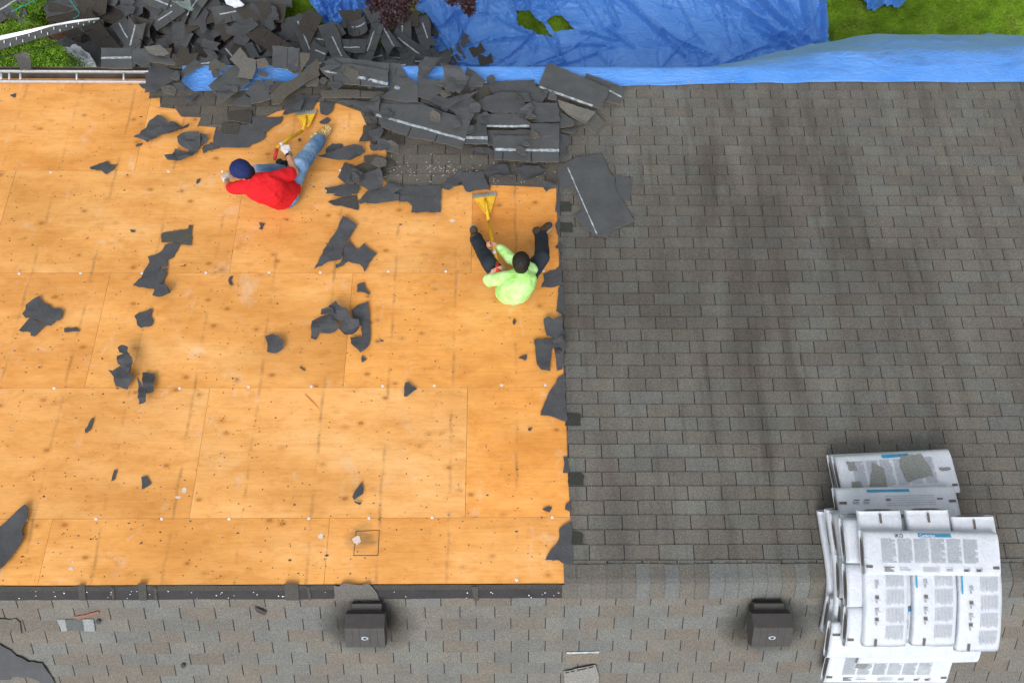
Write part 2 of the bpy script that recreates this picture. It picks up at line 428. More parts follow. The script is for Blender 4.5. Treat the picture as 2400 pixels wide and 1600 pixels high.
SID = [0]
def scrap(name, label, cat, pts, side='up', mat='felt', h=0.006, amp=0.010, freq=5.0, thick=0.003, curls=(), tape=(), cuts=(),
          group=None, grid=0.05, jg=0.0045, step=0.034, tilt=(0, 0), col=None, parent=None, flat_edge=False, back=None, hw=0):
    SID[0] += 1; rng = random.Random(1000 + SID[0])
    to2 = up2 if side == 'up' else lo2; T3 = UP if side == 'up' else LO
    p2 = [to2(*p) for p in pts]
    if side == 'lo': pass
    cx = sum(p[0] for p in p2) / len(p2); cy = sum(p[1] for p in p2) / len(p2)
    ar = sum(p2[i][0] * p2[(i + 1) % len(p2)][1] - p2[(i + 1) % len(p2)][0] * p2[i][1] for i in range(len(p2)))
    jp = jag(p2, step, jg, rng)
    jp = [tuple(q) for q in jp]
    size = max(max(p[0] for p in p2) - min(p[0] for p in p2), max(p[1] for p in p2) - min(p[1] for p in p2))
    g = max(min(grid, size / 4), size / 26)
    v2, tris = tri_sheet(jp, g, rng)
    k2 = []
    for (px, py, ang, r) in curls:
        o = to2(px, py); a = math.radians(ang)
        if side == 'lo': a = -a
        k2.append((o[0], o[1], a, r))
    off = rng.uniform(0, 50)
    def fn(x, y, t):
        nn = noise.noise(Vector((x * freq + off, y * freq, 3.1))) + 0.5 * noise.noise(Vector((x * freq * 2.3, y * freq * 2.3 + off, 8.1)))
        rd = abs(noise.noise(Vector((x * freq * .8 + off, y * freq * 1.1, 20))))
        hh = h + amp * max(0.0, 0.7 + nn) + amp * 0.8 * (0.4 - rd if rd < 0.4 else 0) + tilt[0] * (x - cx) + tilt[1] * (y - cy)
        X, Y, c = roll(x, y, k2)
        # keep thickness roughly along the normal of a rolled part
        return T3(X, Y, max(hh, 0.0035) + c + t)
    vs, fs, mi = solid(v2, tris, fn, thick, 0, 1, 2)
    mats = [M[mat], M[back or ('back' if mat != 'felt' else 'felt')], M['edge' if mat in ('scrap_gran', 'back') else mat], M['tape'], M['black']]
    if side == 'lo': fs = [f[::-1] for f in fs]
    mb_v = list(vs); mb_f = list(fs); mb_m = list(mi)
    def strip(p0, p1, wd, mslot, lift):
        a = Vector(to2(*p0)); b = Vector(to2(*p1)); d = (b - a); l = d.length; nn = Vector((-d.y, d.x)) / l * wd / 2
        k = max(2, int(l / 0.03)); base = len(mb_v)
        for i in range(k + 1):
            q = a + d * (i / k); ww = 1.0 + rng.uniform(-.22, .22) if mslot == 3 else 1.0
            for sg in (-1, 1):
                u = q + nn * sg * ww
                mb_v.append(fn(u.x, u.y, thick + lift))
        for i in range(k):
            f = [base + 2 * i, base + 2 * i + 2, base + 2 * i + 3, base + 2 * i + 1]
            mb_f.append(f[::-1]); mb_m.append(mslot)
    for (p0, p1, wd) in tape: strip(p0, p1, wd, 3, 0.0018)
    for (p0, p1, wd) in cuts: strip(p0, p1, wd, 4, 0.0026)
    if col is None:
        q = rng.uniform(.8, 1.15); col = (0.078 * q, 0.073 * q, 0.064 * q)
    o = mesh_obj(name, mb_v, mb_f, mats, parent, mb_m, False, [col] * len(mb_f))
    # smooth only broad faces
    return tag(o, label, cat, group)

# ------------------------------------------------------------------ ground
gm, gn, gb = new_mat('lawn_green', 0.95, 0.1)
n1 = nz(gn, pos(gn), 2.2, 5, 0.65); n2 = nz(gn, pos(gn), 24, 3, 0.7)
c = ramp(gn, n1, [(0.30, (0.075, 0.170, 0.010)), (0.50, (0.150, 0.27, 0.018)), (0.64, (0.24, 0.30, 0.050)), (0.78, (0.36, 0.31, 0.13))])
c = mix(gn, 1.0, c, ramp(gn, n2, [(0.3, 0.6), (0.7, 1.35)]), 'MULTIPLY')
L(gn, c, gb.inputs['Base Color']); bump(gn, gb, n2, 0.8, 0.04)
M['lawn'] = gm
mm, mn_, mb_ = new_mat('mulch', 0.95, 0.1)
q = nz(mn_, pos(mn_), 18, 4, 0.7)
L(mn_, ramp(mn_, q, [(0.3, (0.035, 0.020, 0.014)), (0.7, (0.11, 0.06, 0.045))]), mb_.inputs['Base Color']); bump(mn_, mb_, q, 0.8, 0.03)
M['mulch'] = mm
g = MB(); nx = 40
for i in range(nx):
    for j in range(nx):
        x0, x1 = -60 + 120 * i / nx, -60 + 120 * (i + 1) / nx; y0, y1 = -60 + 120 * j / nx, -60 + 120 * (j + 1) / nx
        g.add([(x0, y0, 0), (x1, y0, 0), (x1, y1, 0), (x0, y1, 0)], [(0, 1, 2, 3)])
tag(g.build('ground', M['lawn'], base=False), kind='structure')
bed = MB(); bx = at_z(760, 0, 0).x
rng = random.Random(3); pl = [(-14, 3.2)] + [(x, 3.2) for x in (-8, -4, bx - .6)]
top = [(x, 8.5 + 0.25 * math.sin(x * 2.1)) for x in np.linspace(bx - 3.2, -14, 20)]
poly = [(-14, 3.2), (bx - 0.5, 3.2), (bx - 0.8, 4.5), (bx - 1.3, 5.9), (bx - 2.2, 6.4)] + top
bed.add([(x, y, 0.006) for x, y in poly], [list(range(len(poly)))])
tag(bed.build('planting_bed', M['mulch'], base=False), kind='structure')

bl = plain('grass_blade', (0.165, 0.285, 0.018), 0.8, 0.2, 0.55, 2.6, obj=False)
rng = random.Random(5); vs = []; fs = []
def blade(x, y, hgt):
    a = rng.uniform(0, 2 * PI); wd = 0.006; dx, dy = math.cos(a), math.sin(a); ln = hgt * rng.uniform(.3, 1.2); b = len(vs)
    vs.extend([(x - dy * wd, y + dx * wd, 0.0), (x + dy * wd, y - dx * wd, 0.0), (x + dx * ln, y + dy * ln, hgt)]); fs.append((b, b + 1, b + 2))
pA = at_z(1850, 160, 0); pB = at_z(2560, -60, 0)
for _ in range(52000): blade(rng.uniform(pA.x, pB.x), rng.uniform(pA.y - .25, pB.y), rng.uniform(.02, .055))
for (a, b_) in (((20, 60), (120, -20)), ((640, 60), (750, -20)), ((1190, 90), (1350, 20)), ((150, 50), (240, -10))):
    q0 = at_z(*a, 0); q1 = at_z(*b_, 0)
    for _ in range(6000): blade(rng.uniform(q0.x, q1.x), rng.uniform(q0.y, q1.y), rng.uniform(.02, .06))
tag(mesh_obj('grass_blades', vs, fs, bl, base=False), kind='stuff')

# ------------------------------------------------------------------ the house
HX0, HX1 = at_z(-420, 784, ZR).x - 0.6, at_z(2900, 784, ZR).x + 0.6
YE = 2.904; YS = 2 * YR - YE
house = empty('house', (0, YR, 0), 'house with its sloping roof half stripped to orange plywood and half under grey shingles', 'house')
# walls
def wall(x0, x1, y0, y1, z1):
    m = MB(); m.box(x0, x1, y0, y1, 0, z1); return m.build('wall', M['siding'], house)
ZE = ZR - TP * (YE - YR)
wall(HX0 + .4, HX1 - .4, YE - .5, YE - .35, ZE + .02)
wall(HX0 + .4, HX1 - .4, YS + .35, YS + .5, ZE + .02)
for x in (HX0 + .42, HX1 - .55):
    m = MB(); x1 = x + .13
    prof = [(YS + .36, 0), (YE - .36, 0), (YE - .36, ZE + .01), (YR, ZR - .12), (YS + .36, ZE + .01)]
    m.add([(x, a, b) for a, b in prof] + [(x1, a, b) for a, b in prof],
          [(0, 1, 2, 3, 4)[::-1], (5, 6, 7, 8, 9)] + [(i, (i + 1) % 5, 5 + (i + 1) % 5, 5 + i) for i in range(5)])
    m.build('wall', M['siding'], house)
for x in (-4.2, -0.6, 2.6):
    m = MB(); m.box(x, x + 1.2, YE - .35, YE - .31, 1.2, 2.5)
    wf = m.build('window', M['white'], house)
    m = MB(); m.box(x + .07, x + 1.13, YE - .31, YE - .30, 1.27, 2.43); m.build('pane', M['glass'], wf)
# deck slab under everything
m = MB()
def slab(fn, x0, x1, s0, s1, h0, h1, mm=0, c=(1, 1, 1), rev=False, mbx=None):
    vs = [fn(x, s, h) for h in (h0, h1) for s in (s0, s1) for x in (x0, x1)]
    fs = [(0, 2, 3, 1), (4, 5, 7, 6), (0, 1, 5, 4), (2, 6, 7, 3), (0, 4, 6, 2), (1, 3, 7, 5)]
    if fn is LO: fs = [f[::-1] for f in fs]
    mbx.add(vs, fs, mm, c)
slab(UP, HX0, HX1, 0.02, S_EAVE - .002, -0.16, -0.016, mbx=m); slab(LO, HX0, HX1, 0.02, S_EAVE, -0.16, -0.016, mbx=m)
m.build('roof_deck', M['deck'], house)
# plywood sheets, rows from the ridge down
XR = up2(1345, 900)[0]
seam_y = [1373, 1213, 908, 640, 402, 190]
ss = [up2(900, y)[1] for y in seam_y]; ss[0] = -0.006; ss[-1] = S_EAVE - .004
row_seam = [(766, 1290), (1093, 1060), (816, 770), (1106, 520), (859, 300)]
rng = random.Random(17)
tones = [[(1.08, 1.10, 1.12), (0.98, 0.97, 0.95), (0.99, 0.96, .92), (1.0, .97, .9)],
         [(0.95, 0.95, .97), (1.07, 1.13, 1.30), (1.03, .95, .80), (1.0, .92, .80)],
         [(0.93, 0.88, .82), (0.98, .97, .95), (1.03, .98, .88), (1.0, .96, .92)],
         [(0.95, .97, 1.0), (0.98, .98, .98), (1.04, .95, .80), (1.0, .97, .92)],
         [(0.97, .94, .90), (.99, .97, .94), (.97, .94, .90), (1.0, 1.0, 1.03)]]
for r in range(5):
    x0 = up2(*row_seam[r])[0]; edges = [x0 + 2.44 * k for k in range(-4, 4)]
    s0, s1 = ss[r] + .0012, ss[r + 1] - .0012
    kk = 0
    cols_ = [e for e in edges if e < XR + 0.5 and e + 2.44 > HX0]
    for e in cols_:
        a = max(e + .0014, HX0); b_ = min(e + 2.44 - .0014, XR + .02)
        if b_ - a < 0.03: continue
        idx = int(round((e - x0) / 2.44)) + 2
        tn = tones[r][max(0, min(3, idx))]
        m = MB(); slab(UP, a, b_, s0, s1, -0.014, rng.uniform(-.001, .0008), 0, tn, mbx=m)
        m.build('plywood_sheet', M['ply'], house, cols=True)
# the two cut-out lines round the old vent hole, and the stained square
m = MB()
def pxline(a, b, wd, h=0.0016, mm=0, mbx=None, to2=up2, fn=UP):
    p = Vector(to2(*a)); q = Vector(to2(*b)); d = q - p; nn = Vector((-d.y, d.x)).normalized() * wd / 2
    vs = [fn(*(p - nn), h), fn(*(q - nn), h), fn(*(q + nn), h), fn(*(p + nn), h)]
    nrm = (vs[1] - vs[0]).cross(vs[2] - vs[0])
    mbx.add(vs, [(0, 1, 2, 3) if nrm.z > 0 else (3, 2, 1, 0)], mm)
for a, b in (((835, 1243), (829, 1301)), ((828, 1301), (886, 1301)), ((889, 1241), (886, 1301)), ((838, 1244), (890, 1242))):
    pxline(a, b, .005, 0.0022, mbx=m)
m.build('vent_hole_outline', M['black'], house)
M['scuff'] = plain('pale_scuff', (0.62, 0.52, 0.44), 0.8, 0.2, 0.12, 40)
for (x, y, a, b) in ((836, 1264, 10, 12), (167, 1332, 6, 5), (172, 1316, 3, 3), (752, 1256, 8, 7), (418, 1165, 9, 4), (432, 1148, 6, 7), (1060, 518, 9, 4)):
    m = MB(); p = [up2(x + a * math.cos(t) * random.uniform(.6, 1.15), y + b * math.sin(t) * random.uniform(.6, 1.15)) for t in np.linspace(0, 2 * PI, 17)[:-1]]
    m.add([UP(*q, 0.0023) for q in p], [list(range(16))[::-1]])
    m.build('pale_scuff', M['scuff'], house)
# white cap nails along the seams
caps = [(45, 641), (189, 640), (333, 640), (483, 639), (631, 638), (751, 638), (910, 636), (1045, 636), (1274, 635),
        (119, 404), (395, 402), (521, 402), (797, 399), (127, 909), (421, 909), (583, 906), (730, 905), (897, 904), (1018, 903), (1176, 902), (1278, 902),
        (62, 1218), (225, 1215), (379, 1215), (537, 1215), (724, 1214), (865, 1213), (1013, 1212), (1294, 1211), (1318, 936), (1211, 1358)]
for (x, y) in caps:
    X, s = up2(x, y); m = MB()
    n_ = 12; R = .013
    ring = lambda r, h: [UP(X + r * math.cos(2 * PI * k / n_), s + r * math.sin(2 * PI * k / n_), h) for k in range(n_)]
    vs = ring(R, .001) + ring(R * .9, .004) + ring(R * .45, .005); 
    fs = [(i, (i + 1) % n_, n_ + (i + 1) % n_, n_ + i)[::-1] for i in range(n_)] + [(n_ + i, n_ + (i + 1) % n_, 2 * n_ + (i + 1) % n_, 2 * n_ + i)[::-1] for i in range(n_)]
    m.add(vs, fs, 0); m.add(ring(R * .45, .0052), [list(range(n_))[::-1]], 1)
    m.build('cap_nail', [M['white'], M['alu']], house)

# ---- shingle fields
def clip_poly(subj, x0, x1, s0, s1):
    def cut(p, inside_, inter):
        o = []
        for i in range(len(p)):
            a, b = p[i - 1], p[i]
            ia, ib = inside_(a), inside_(b)
            if ib:
                if not ia: o.append(inter(a, b))
                o.append(b)
            elif ia: o.append(inter(a, b))
        return o
    def ix(v): return lambda a, b: (v, a[1] + (b[1] - a[1]) * (v - a[0]) / (b[0] - a[0]))
    def iy(v): return lambda a, b: (a[0] + (b[0] - a[0]) * (v - a[1]) / (b[1] - a[1]), v)
    p = subj
    for fn_, it in ((lambda q: q[0] >= x0, ix(x0)), (lambda q: q[0] <= x1, ix(x1)), (lambda q: q[1] >= s0, iy(s0)), (lambda q: q[1] <= s1, iy(s1))):
        p = cut(p, fn_, it)
        if len(p) < 3: return []
    return p
TABW = 0.305
def tab_colour(rng, palette):
    r = rng.random(); acc = 0
    for p, c in palette:
        acc += p
        if r <= acc: break
    k = rng.uniform(.93, 1.07)
    return tuple(x * k for x in c)
PAL_UP = [(.34, (.120, .112, .100)), (.40, (.124, .119, .107)), (.26, (.123, .125, .115))]
PAL_LO = [(.28, (.148, .134, .115)), (.40, (.148, .142, .127)), (.32, (.143, .147, .138))]
def field(name, fn, poly, mat, pal, s_anchor, x_anchor, E, h0, h1, seed, hide=()):
    rng = random.Random(seed); m = MB()
    xs = [p[0] for p in poly]; sv = [p[1] for p in poly]
    r0 = int(math.floor((min(sv) - s_anchor) / E)) - 1; r1 = int(math.ceil((max(sv) - s_anchor) / E)) + 1
    base = []
    for r in range(r0, r1):
        a = s_anchor + r * E; b = a + E                     # butt (lower) edge at b
        off = 0 if r % 2 == 0 else TABW / 2
        off += rng.uniform(-.006, .006)
        k0 = int(math.floor((min(xs) - x_anchor - off) / TABW)) - 1; k1 = int(math.ceil((max(xs) - x_anchor - off) / TABW)) + 1
        for k in range(k0, k1):
            x0 = x_anchor + off + k * TABW; x1 = x0 + TABW
            gap = 0.0046
            cp = clip_poly(poly, x0 + gap, x1 - gap, a, b)
            if len(cp) < 3: continue
            cc = []
            for q in cp:
                if not cc or abs(q[0] - cc[-1][0]) + abs(q[1] - cc[-1][1]) > 1e-5: cc.append(q)
            if len(cc) < 3: continue
            col = tab_colour(rng, pal)
            jit = rng.uniform(-.0012, .0018); n_ = len(cc)
            def hh(s): return h0 + (h1 + jit - h0) * max(0, min(1, (s - a) / E)) ** 1.2
            wob = rng.uniform(-.003, .003)
            ccw = [(q[0], q[1] + (wob * (q[0] - x0) / TABW if q[1] > b - 1e-4 else 0)) for q in cc]
            tp = [fn(q[0], q[1], hh(q[1])) for q in ccw]; bt = [fn(q[0], q[1], 0.0005) for q in ccw]
            nrm = Vector((0, 0, 0))
            for i in range(1, n_ - 1): nrm += (tp[i] - tp[0]).cross(tp[i + 1] - tp[0])
            up_ = nrm.z > 0
            f = [list(range(n_)) if up_ else list(range(n_))[::-1]]
            for i in range(n_):
                j = (i + 1) % n_; q_ = [i, n_ + i, n_ + j, j]
                f.append(q_ if up_ else q_[::-1])
            m.add(tp + bt, f, 0, col)
    # bitumen under the tabs, seen in the cut-outs
    n_ = len(poly); tp = [fn(q[0], q[1], .0018) for q in poly]
    nrm = Vector((0, 0, 0))
    for i in range(n_):
        a_, b_ = tp[i], tp[(i + 1) % n_]; nrm.z += a_.x * b_.y - b_.x * a_.y
    m.add(tp, [list(range(n_)) if nrm.z > 0 else list(range(n_))[::-1]], 1, (.05, .04, .035))
    return m.build(name, [mat, M['dark']], house, cols=True)
def P2(pts, f=up2): return [f(*p) for p in pts]
Ea = 0.127
sa = up2(1500, 1241.6)[1]; xa = up2(1378.6, 1260)[0]
E = (sa - up2(2000, 213.0)[1]) / -34.0
import sys
sys.stderr.write('E up %.4f\n' % (abs(sa - up2(2000, 213.0)[1]) / 0.127))
nrows = round(abs(sa - up2(2000, 213.0)[1]) / 0.1275); E = abs(sa - up2(2000, 213.0)[1]) / nrows
right = P2([(1301, 300), (1304, 470), (1308, 560), (1311, 640), (1314, 700), (1317, 745), (1321, 800), (1320, 860), (1325, 940), (1328, 1015), (1330, 1100), (1335, 1180), (1337, 1240), (1340, 1332)])
right = right + [(HX1 - .01, right[-1][1]), (HX1 - .01, S_EAVE - .005), (right[0][0], S_EAVE - .005)]
# missing tabs at the torn edge show as notches
field('shingle_field', UP, right, M['shingle'], PAL_UP, sa, xa, E, .0035, .0105, 21)
PAL_OLD = [(.5, (.102, .093, .081)), (.5, (.118, .109, .094))]
oldp = P2([(1303, 186), (1304.5, 441), (1200, 436), (1100, 432), (1020, 445), (915, 446), (893, 405), (868, 378), (906, 374), (906, 342), (868, 338), (862, 300), (845, 262), (790, 243), (735, 240),
           (650, 262), (600, 285), (585, 318), (545, 322), (512, 300), (470, 296), (462, 298), (472, 276), (425, 274), (412, 256), (376, 252), (375, 230), (350, 232), (352, 186)])
oldp = [(x, min(s, S_EAVE - .006)) for x, s in oldp]
field('old_shingle_patch', UP, oldp, M['scrap_gran'], PAL_OLD, sa, xa, E, .0035, .0105, 22)
sb = lo2(1200, 1418)[1]; sc_ = lo2(1200, 1576)[1]; nE = round((sc_ - sb) / .127)
sys.stderr.write('rows lower %.3f upper %d\n' % ((sc_ - sb) / .127, nrows))
El = (sc_ - sb) / 6.0
lowp = [(HX0 + .01, .02), (HX1 - .01, .02), (HX1 - .01, S_EAVE - .01), (HX0 + .01, S_EAVE - .01)]
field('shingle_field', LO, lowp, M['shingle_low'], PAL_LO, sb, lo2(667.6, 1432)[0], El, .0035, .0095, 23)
# ---- ridge caps on the right
rng = random.Random(31); m = MB()
x = at_z(1322, 1367, ZR).x; k = 0
w_up = up2(1700, 1321)[1]; w_lo = lo2(1700, 1398)[1]
while x < HX1 - .1:
    wd = rng.uniform(.118, .136); col = tab_colour(rng, [(.4, (.125, .118, .105)), (.6, (.135, .142, .138))])
    col = tuple(c_ * 1.0 for c_ in col)
    prof = []
    wu = w_up + rng.uniform(-.004, .004); wl = w_lo + rng.uniform(-.004, .006)
    for t in np.linspace(-1, 1, 11):
        if t < 0: prof.append((-t * wu, 'u'))
        else: prof.append((t * wl, 'l'))
    def cp3(x_, d, sd_, h): 
        # rounded over the ridge
        s_ = d; r_ = max(0, .03 - s_) * .35
        fn_ = UP if sd_ == 'u' else LO
        p_ = fn_(x_, s_, h); 
        return Vector((x_, p_.y, p_.z - r_ * .5))
    lo_h, hi_h = .012, .021
    a_ = [cp3(x, d, s_, hi_h) for d, s_ in prof]; b_ = [cp3(x + wd + .01 + 0*x, d, s_, lo_h) for d, s_ in prof]
    c0_ = [cp3(x, d, s_, .006) for d, s_ in prof]; c1_ = [cp3(x + wd, d, s_, .006) for d, s_ in prof]
    vs = a_ + b_ + c0_ + c1_; n_ = len(prof); fs = []
    for i in range(n_ - 1):
        fs.append((i, i + 1, n_ + i + 1, n_ + i)); fs.append((2 * n_ + i, 2 * n_ + i + 1, i + 1, i))
    fs.append((0, n_, 3 * n_, 2 * n_)); fs.append((n_ - 1, 2 * n_ - 1, 4 * n_ - 1, 3 * n_ - 1)[::-1])
    m.add(vs, fs, 0, col); x += wd
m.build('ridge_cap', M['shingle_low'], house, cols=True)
# ---- bared ridge strip on the left
def bent(name, pts_up, pts_lo, label=None): pass
rng = random.Random(5)
sl = []
x0, x1 = HX0 + .02, at_z(1318, 1385, ZR).x; s1 = lo2(600, 1401)[1]; s0 = .004
m = MB(); nseg = 150
pr = [(s0, .012), (s0 + (s1 - s0) * .35, .014), ((s0 + s1) / 2, .011), (s1, .013), (s1 + .002, .004)]
vs = []; 
for i in range(nseg + 1):
    x = x0 + (x1 - x0) * i / nseg
    for j, (s_, h_) in enumerate(pr):
        jj = noise.noise(Vector((x * 1.7, j, 1))) * .006 + noise.noise(Vector((x * 9, j, 5))) * .004
        vs.append(LO(x, s_ + jj, h_ + .003 * noise.noise(Vector((x * 6, j * 3, 9)))))
fs = []; n_ = len(pr)
mi = []
for i in range(nseg):
    for j in range(n_ - 1):
        fs.append((i * n_ + j, i * n_ + j + 1, (i + 1) * n_ + j + 1, (i + 1) * n_ + j)); 
m.add(vs, fs, 0, (.062, .060, .055)); m.v = m.v
for i, f in enumerate(m.f): m.m[i] = 1 if i % 4 in (1, 2) else 0
m.build('ridge_underlayer', [M['scrap_gran'], M['dark']], house, cols=True)
for (a, b, y0_) in ((185, 201, 1366), (262, 269, 1372), (325, 344, 1363), (362, 368, 1371), (667, 699, 1363), (1106, 1120, 1370), (721, 727, 1371)):
    scrap('ridge_shingle_remnant', None, None, [(a, y0_), (b, y0_), (b + 3, 1402), (a + 4, 1402)], 'lo', 'scrap_gran', .016, .002, jg=.002, parent=house, col=(.075, .072, .065))
scrap('ridge_shingle_remnant', 'large torn grey shingle flap left up-roof of the first vent', None, [(784, 1366), (795, 1369), (813, 1361), (830, 1364), (848, 1365), (864, 1361), (880, 1378), (894, 1403), (786, 1403)], 'lo', 'scrap_gran', .018, .004, jg=.005, parent=house, col=(.135, .130, .120))
rng = random.Random(8)
m = MB()
for _ in range(46):
    x = rng.uniform(5, 1310); X, s_ = lo2(x, rng.uniform(1381, 1398)); r_ = rng.uniform(.003, .0065)
    pts_ = [LO(X + r_ * math.cos(t), s_ + r_ * math.sin(t), .0205) for t in np.linspace(0, 2 * PI, 7)[:-1]]
    m.add(pts_, [list(range(6))], 0)
tag(m.build('staple', M['white'], house), kind='stuff')
# ---- gutter along the eave
m = MB(); GW = at_z(600, 159, ZE).y - YE
gp = [(YE - .004, ZE - .012), (YE - .004, ZE - .10), (YE + GW * .85, ZE - .10), (YE + GW, ZE - .03), (YE + GW, ZE), (YE + GW - .012, ZE), (YE + GW - .014, ZE - .03), (YE + GW * .85 - .01, ZE - .088), (YE + .006, ZE - .088), (YE + .006, ZE - .012)]
vs = [(x, a, b) for x in (HX0, HX1) for a, b in gp]; n_ = len(gp)
m.add(vs, [(i, n_ + i, n_ + (i + 1) % n_, (i + 1) % n_) for i in range(n_)] + [tuple(range(n_)), tuple(range(n_, 2 * n_))[::-1]])
m.build('gutter', M['gutter'], house)

# ---- roof vents
def vent(px, py, first):
    p = lo_at(px, py); X, Y, Z = p
    m = MB()
    m.box(X - .21, X + .21, -.0, 0, 0, 0) if False else None
    vs = []
    fl = MB()
    xx, s_ = lo2(px, py)
    slab(LO, xx - .15, xx + .15, s_ - .17, s_ + .12, .011, .014, mbx=fl)
    flo = fl.build('roof_vent', M['vent'], house)
    d = MB()
    # square duct, plumb
    w2 = .128
    d.box(X - w2, X + w2, Y - .12, Y + .19, Z - .10, Z + .16)
    duct = d.build('duct', M['vent'], flo)
    h = MB()
    prof = [(.125, .13), (.125, .215), (.020, .262), (-.165, .200), (-.175, .105)]
    wl = .168
    A = [(X - wl, Y + a, Z + b) for a, b in prof]; B = [(X + wl, Y + a, Z + b) for a, b in prof]; n5 = len(prof)
    h.add(A + B, [(i, i + 1, n5 + i + 1, n5 + i) for i in range(n5 - 1)] + [tuple(range(n5))[::-1], tuple(range(n5, 2 * n5))])
    # pressed seams on the front facet
    for sx_ in (-.105, -.045, .045, .105):
        a = Vector((X + sx_, Y + .018, Z + .2625)); b_ = Vector((X + sx_, Y - .163, Z + .2015))
        h.tube([a, b_], .0022, 6)
    hood = h.build('hood', M['vent'], flo)
    bm_ = bmesh.new(); bm_.from_mesh(hood.data); bmesh.ops.recalc_face_normals(bm_, faces=bm_.faces); 
    bm_.to_mesh(hood.data); bm_.free()
    bv = hood.modifiers.new('bevel', 'BEVEL'); bv.width = .006; bv.segments = 2; bv.limit_method = 'ANGLE'
    e = MB()                                    # pressed oval emblem
    cc_ = Vector((X, Y - .075, Z + .2325)); t1 = Vector((1, 0, 0)); t2 = Vector((0, -.185, -.062)).normalized(); nn = t1.cross(t2) * -1
    if nn.z < 0: nn = -nn
    ov = lambda r, hh: [cc_ + t1 * (.032 * r * math.cos(t)) + t2 * (.020 * r * math.sin(t)) + nn * hh for t in np.linspace(0, 2 * PI, 17)[:-1]]
    e.add(ov(1, .001) + ov(.85, .005) + ov(.6, .005) + ov(.5, .002), [(r * 16 + i, r * 16 + (i + 1) % 16, (r + 1) * 16 + (i + 1) % 16, (r + 1) * 16 + i) for r in range(3) for i in range(16)])
    e.build('emblem', M['tape'], flo)
    sk = MB(); sk.box(X + wl + .03, X + wl + .045, Y - .12, Y - .03, Z + .0, Z + .02)
    return flo
vent(867, 1449, True); vent(1787, 1448, False)

for (x0, x1, y0, y1) in ((1307, 1341, 475, 497), (1309, 1344, 522, 546), (1324, 1362, 969, 998), (1332, 1369, 1108, 1137), (1338, 1367, 1246, 1277)):
    scrap('torn_tab', None, None, [(x0, y0), (x1 - 6, y0 + 1), (x1, y0 + 8), (x1 - 3, y1 - 6), (x1 - 1, y1), (x0, y1)], 'up', 'scrap_gran', .0125, .001, jg=.004, parent=house, col=(.045, .048, .042), thick=.002)
# ------------------------------------------------------------------ torn felt and shingle scraps on the plywood
FG = 'torn scraps of black roofing felt on the plywood'
def Z0(pts): return K(0, 0, 3.92, pts)
def Z5(pts): return K(0, 400, 3.92, pts)
def Z6(pts): return K(600, 400, 3.92, pts)
def Z7(pts): return K(1200, 400, 3.92, pts)
def Y0(pts): return K(0, 800, 3.92, pts)
def Y1(pts): return K(600, 800, 3.92, pts)
def Y2(pts): return K(1200, 800, 3.92, pts)
def X0(pts): return K(0, 1200, 3.92, pts)
def X2(pts): return K(1200, 1200, 3.92, pts)
def C5(pts): return K(300, 130, 5.8075, pts)
def C6(pts): return K(650, 130, 5.8075, pts)
def C7(pts): return K(1000, 130, 4.612, pts)
def C8(pts): return K(740, 340, 6.533, pts)
def R1(pts): return K(600, 0, 3.92, pts)
def felt(label, pts, **k):
    k.setdefault('group', FG); k['amp'] = k.get('amp', .01) * 1.35
    return scrap('felt_scrap', label, 'felt scrap', pts, 'up', 'felt', **k)

felt('wide winged sheet of torn felt left of the old shingles, above a forked scrap', Z0([(1385, 1120), (1460, 1075), (1520, 1105), (1560, 1145), (1600, 1135), (1690, 1180), (1790, 1220), (1700, 1250), (1670, 1290), (1560, 1265), (1500, 1265), (1420, 1310), (1390, 1300), (1375, 1335), (1340, 1305), (1240, 1280), (1300, 1255), (1310, 1220), (1360, 1185)]), amp=.022, curls=[(425, 300, -60, .09)], h=.01)
felt('forked curling felt scrap with a round bite out of it, up-roof of the navy cap', Z0([(1650, 1290), (1700, 1255), (1850, 1240), (1860, 1300), (1850, 1360), (1790, 1470), (1650, 1505), (1560, 1500), (1535, 1460), (1600, 1440), (1625, 1385), (1660, 1400), (1740, 1415), (1745, 1390), (1680, 1370), (1655, 1340)]), amp=.03, h=.02, curls=[(402, 380, -120, .06)])
felt('small dark curled felt corner tucked behind the forked scrap', Z0([(1850, 1240), (1930, 1270), (1925, 1310), (1870, 1360), (1845, 1320)]), amp=.03, h=.008, curls=[(483, 330, 20, .04)])
felt('large flat felt sheet still lying beside the old shingles, above the red shirt', C5([(1210, 980), (1330, 1100), (1500, 1100), (1530, 970), (1690, 960), (1700, 850), (1990, 860), (2115, 845), (2100, 910), (1870, 1070), (1880, 1130), (1800, 1185), (1690, 1225), (1650, 1265), (1280, 1270), (1180, 1240), (1170, 1170)]), amp=.006, h=.012, freq=3)
felt('ragged felt crumbs between the flat felt sheet and the forked scrap', C5([(1040, 1240), (1150, 1200), (1180, 1240), (1250, 1280), (1140, 1310), (1040, 1355), (1020, 1290)]), amp=.015, jg=.012)
felt('bat shaped felt scrap alone on the plywood near the top seam', [(213, 395), (237, 385), (242, 385), (254, 379), (260, 388), (277, 390), (251, 412), (240, 402), (215, 400)], amp=.012)
scrap('shingle_scrap', 'rectangular piece of old shingle above a long chain of torn felt', 'shingle scrap', Z5([(1490, 580), (1735, 540), (1740, 505), (1775, 510), (1765, 560), (1765, 690), (1660, 685), (1590, 655), (1490, 665)]), mat='scrap_gran', amp=.006, h=.006, col=(.085, .082, .072))
felt('long felt strip with a pinhole just below the rectangular shingle piece', Z5([(1525, 690), (1600, 665), (1660, 685), (1600, 800), (1540, 830), (1550, 885), (1480, 895), (1450, 965), (1310, 985), (1330, 920), (1380, 850), (1365, 795), (1440, 780), (1500, 740)]), amp=.008, h=.005)
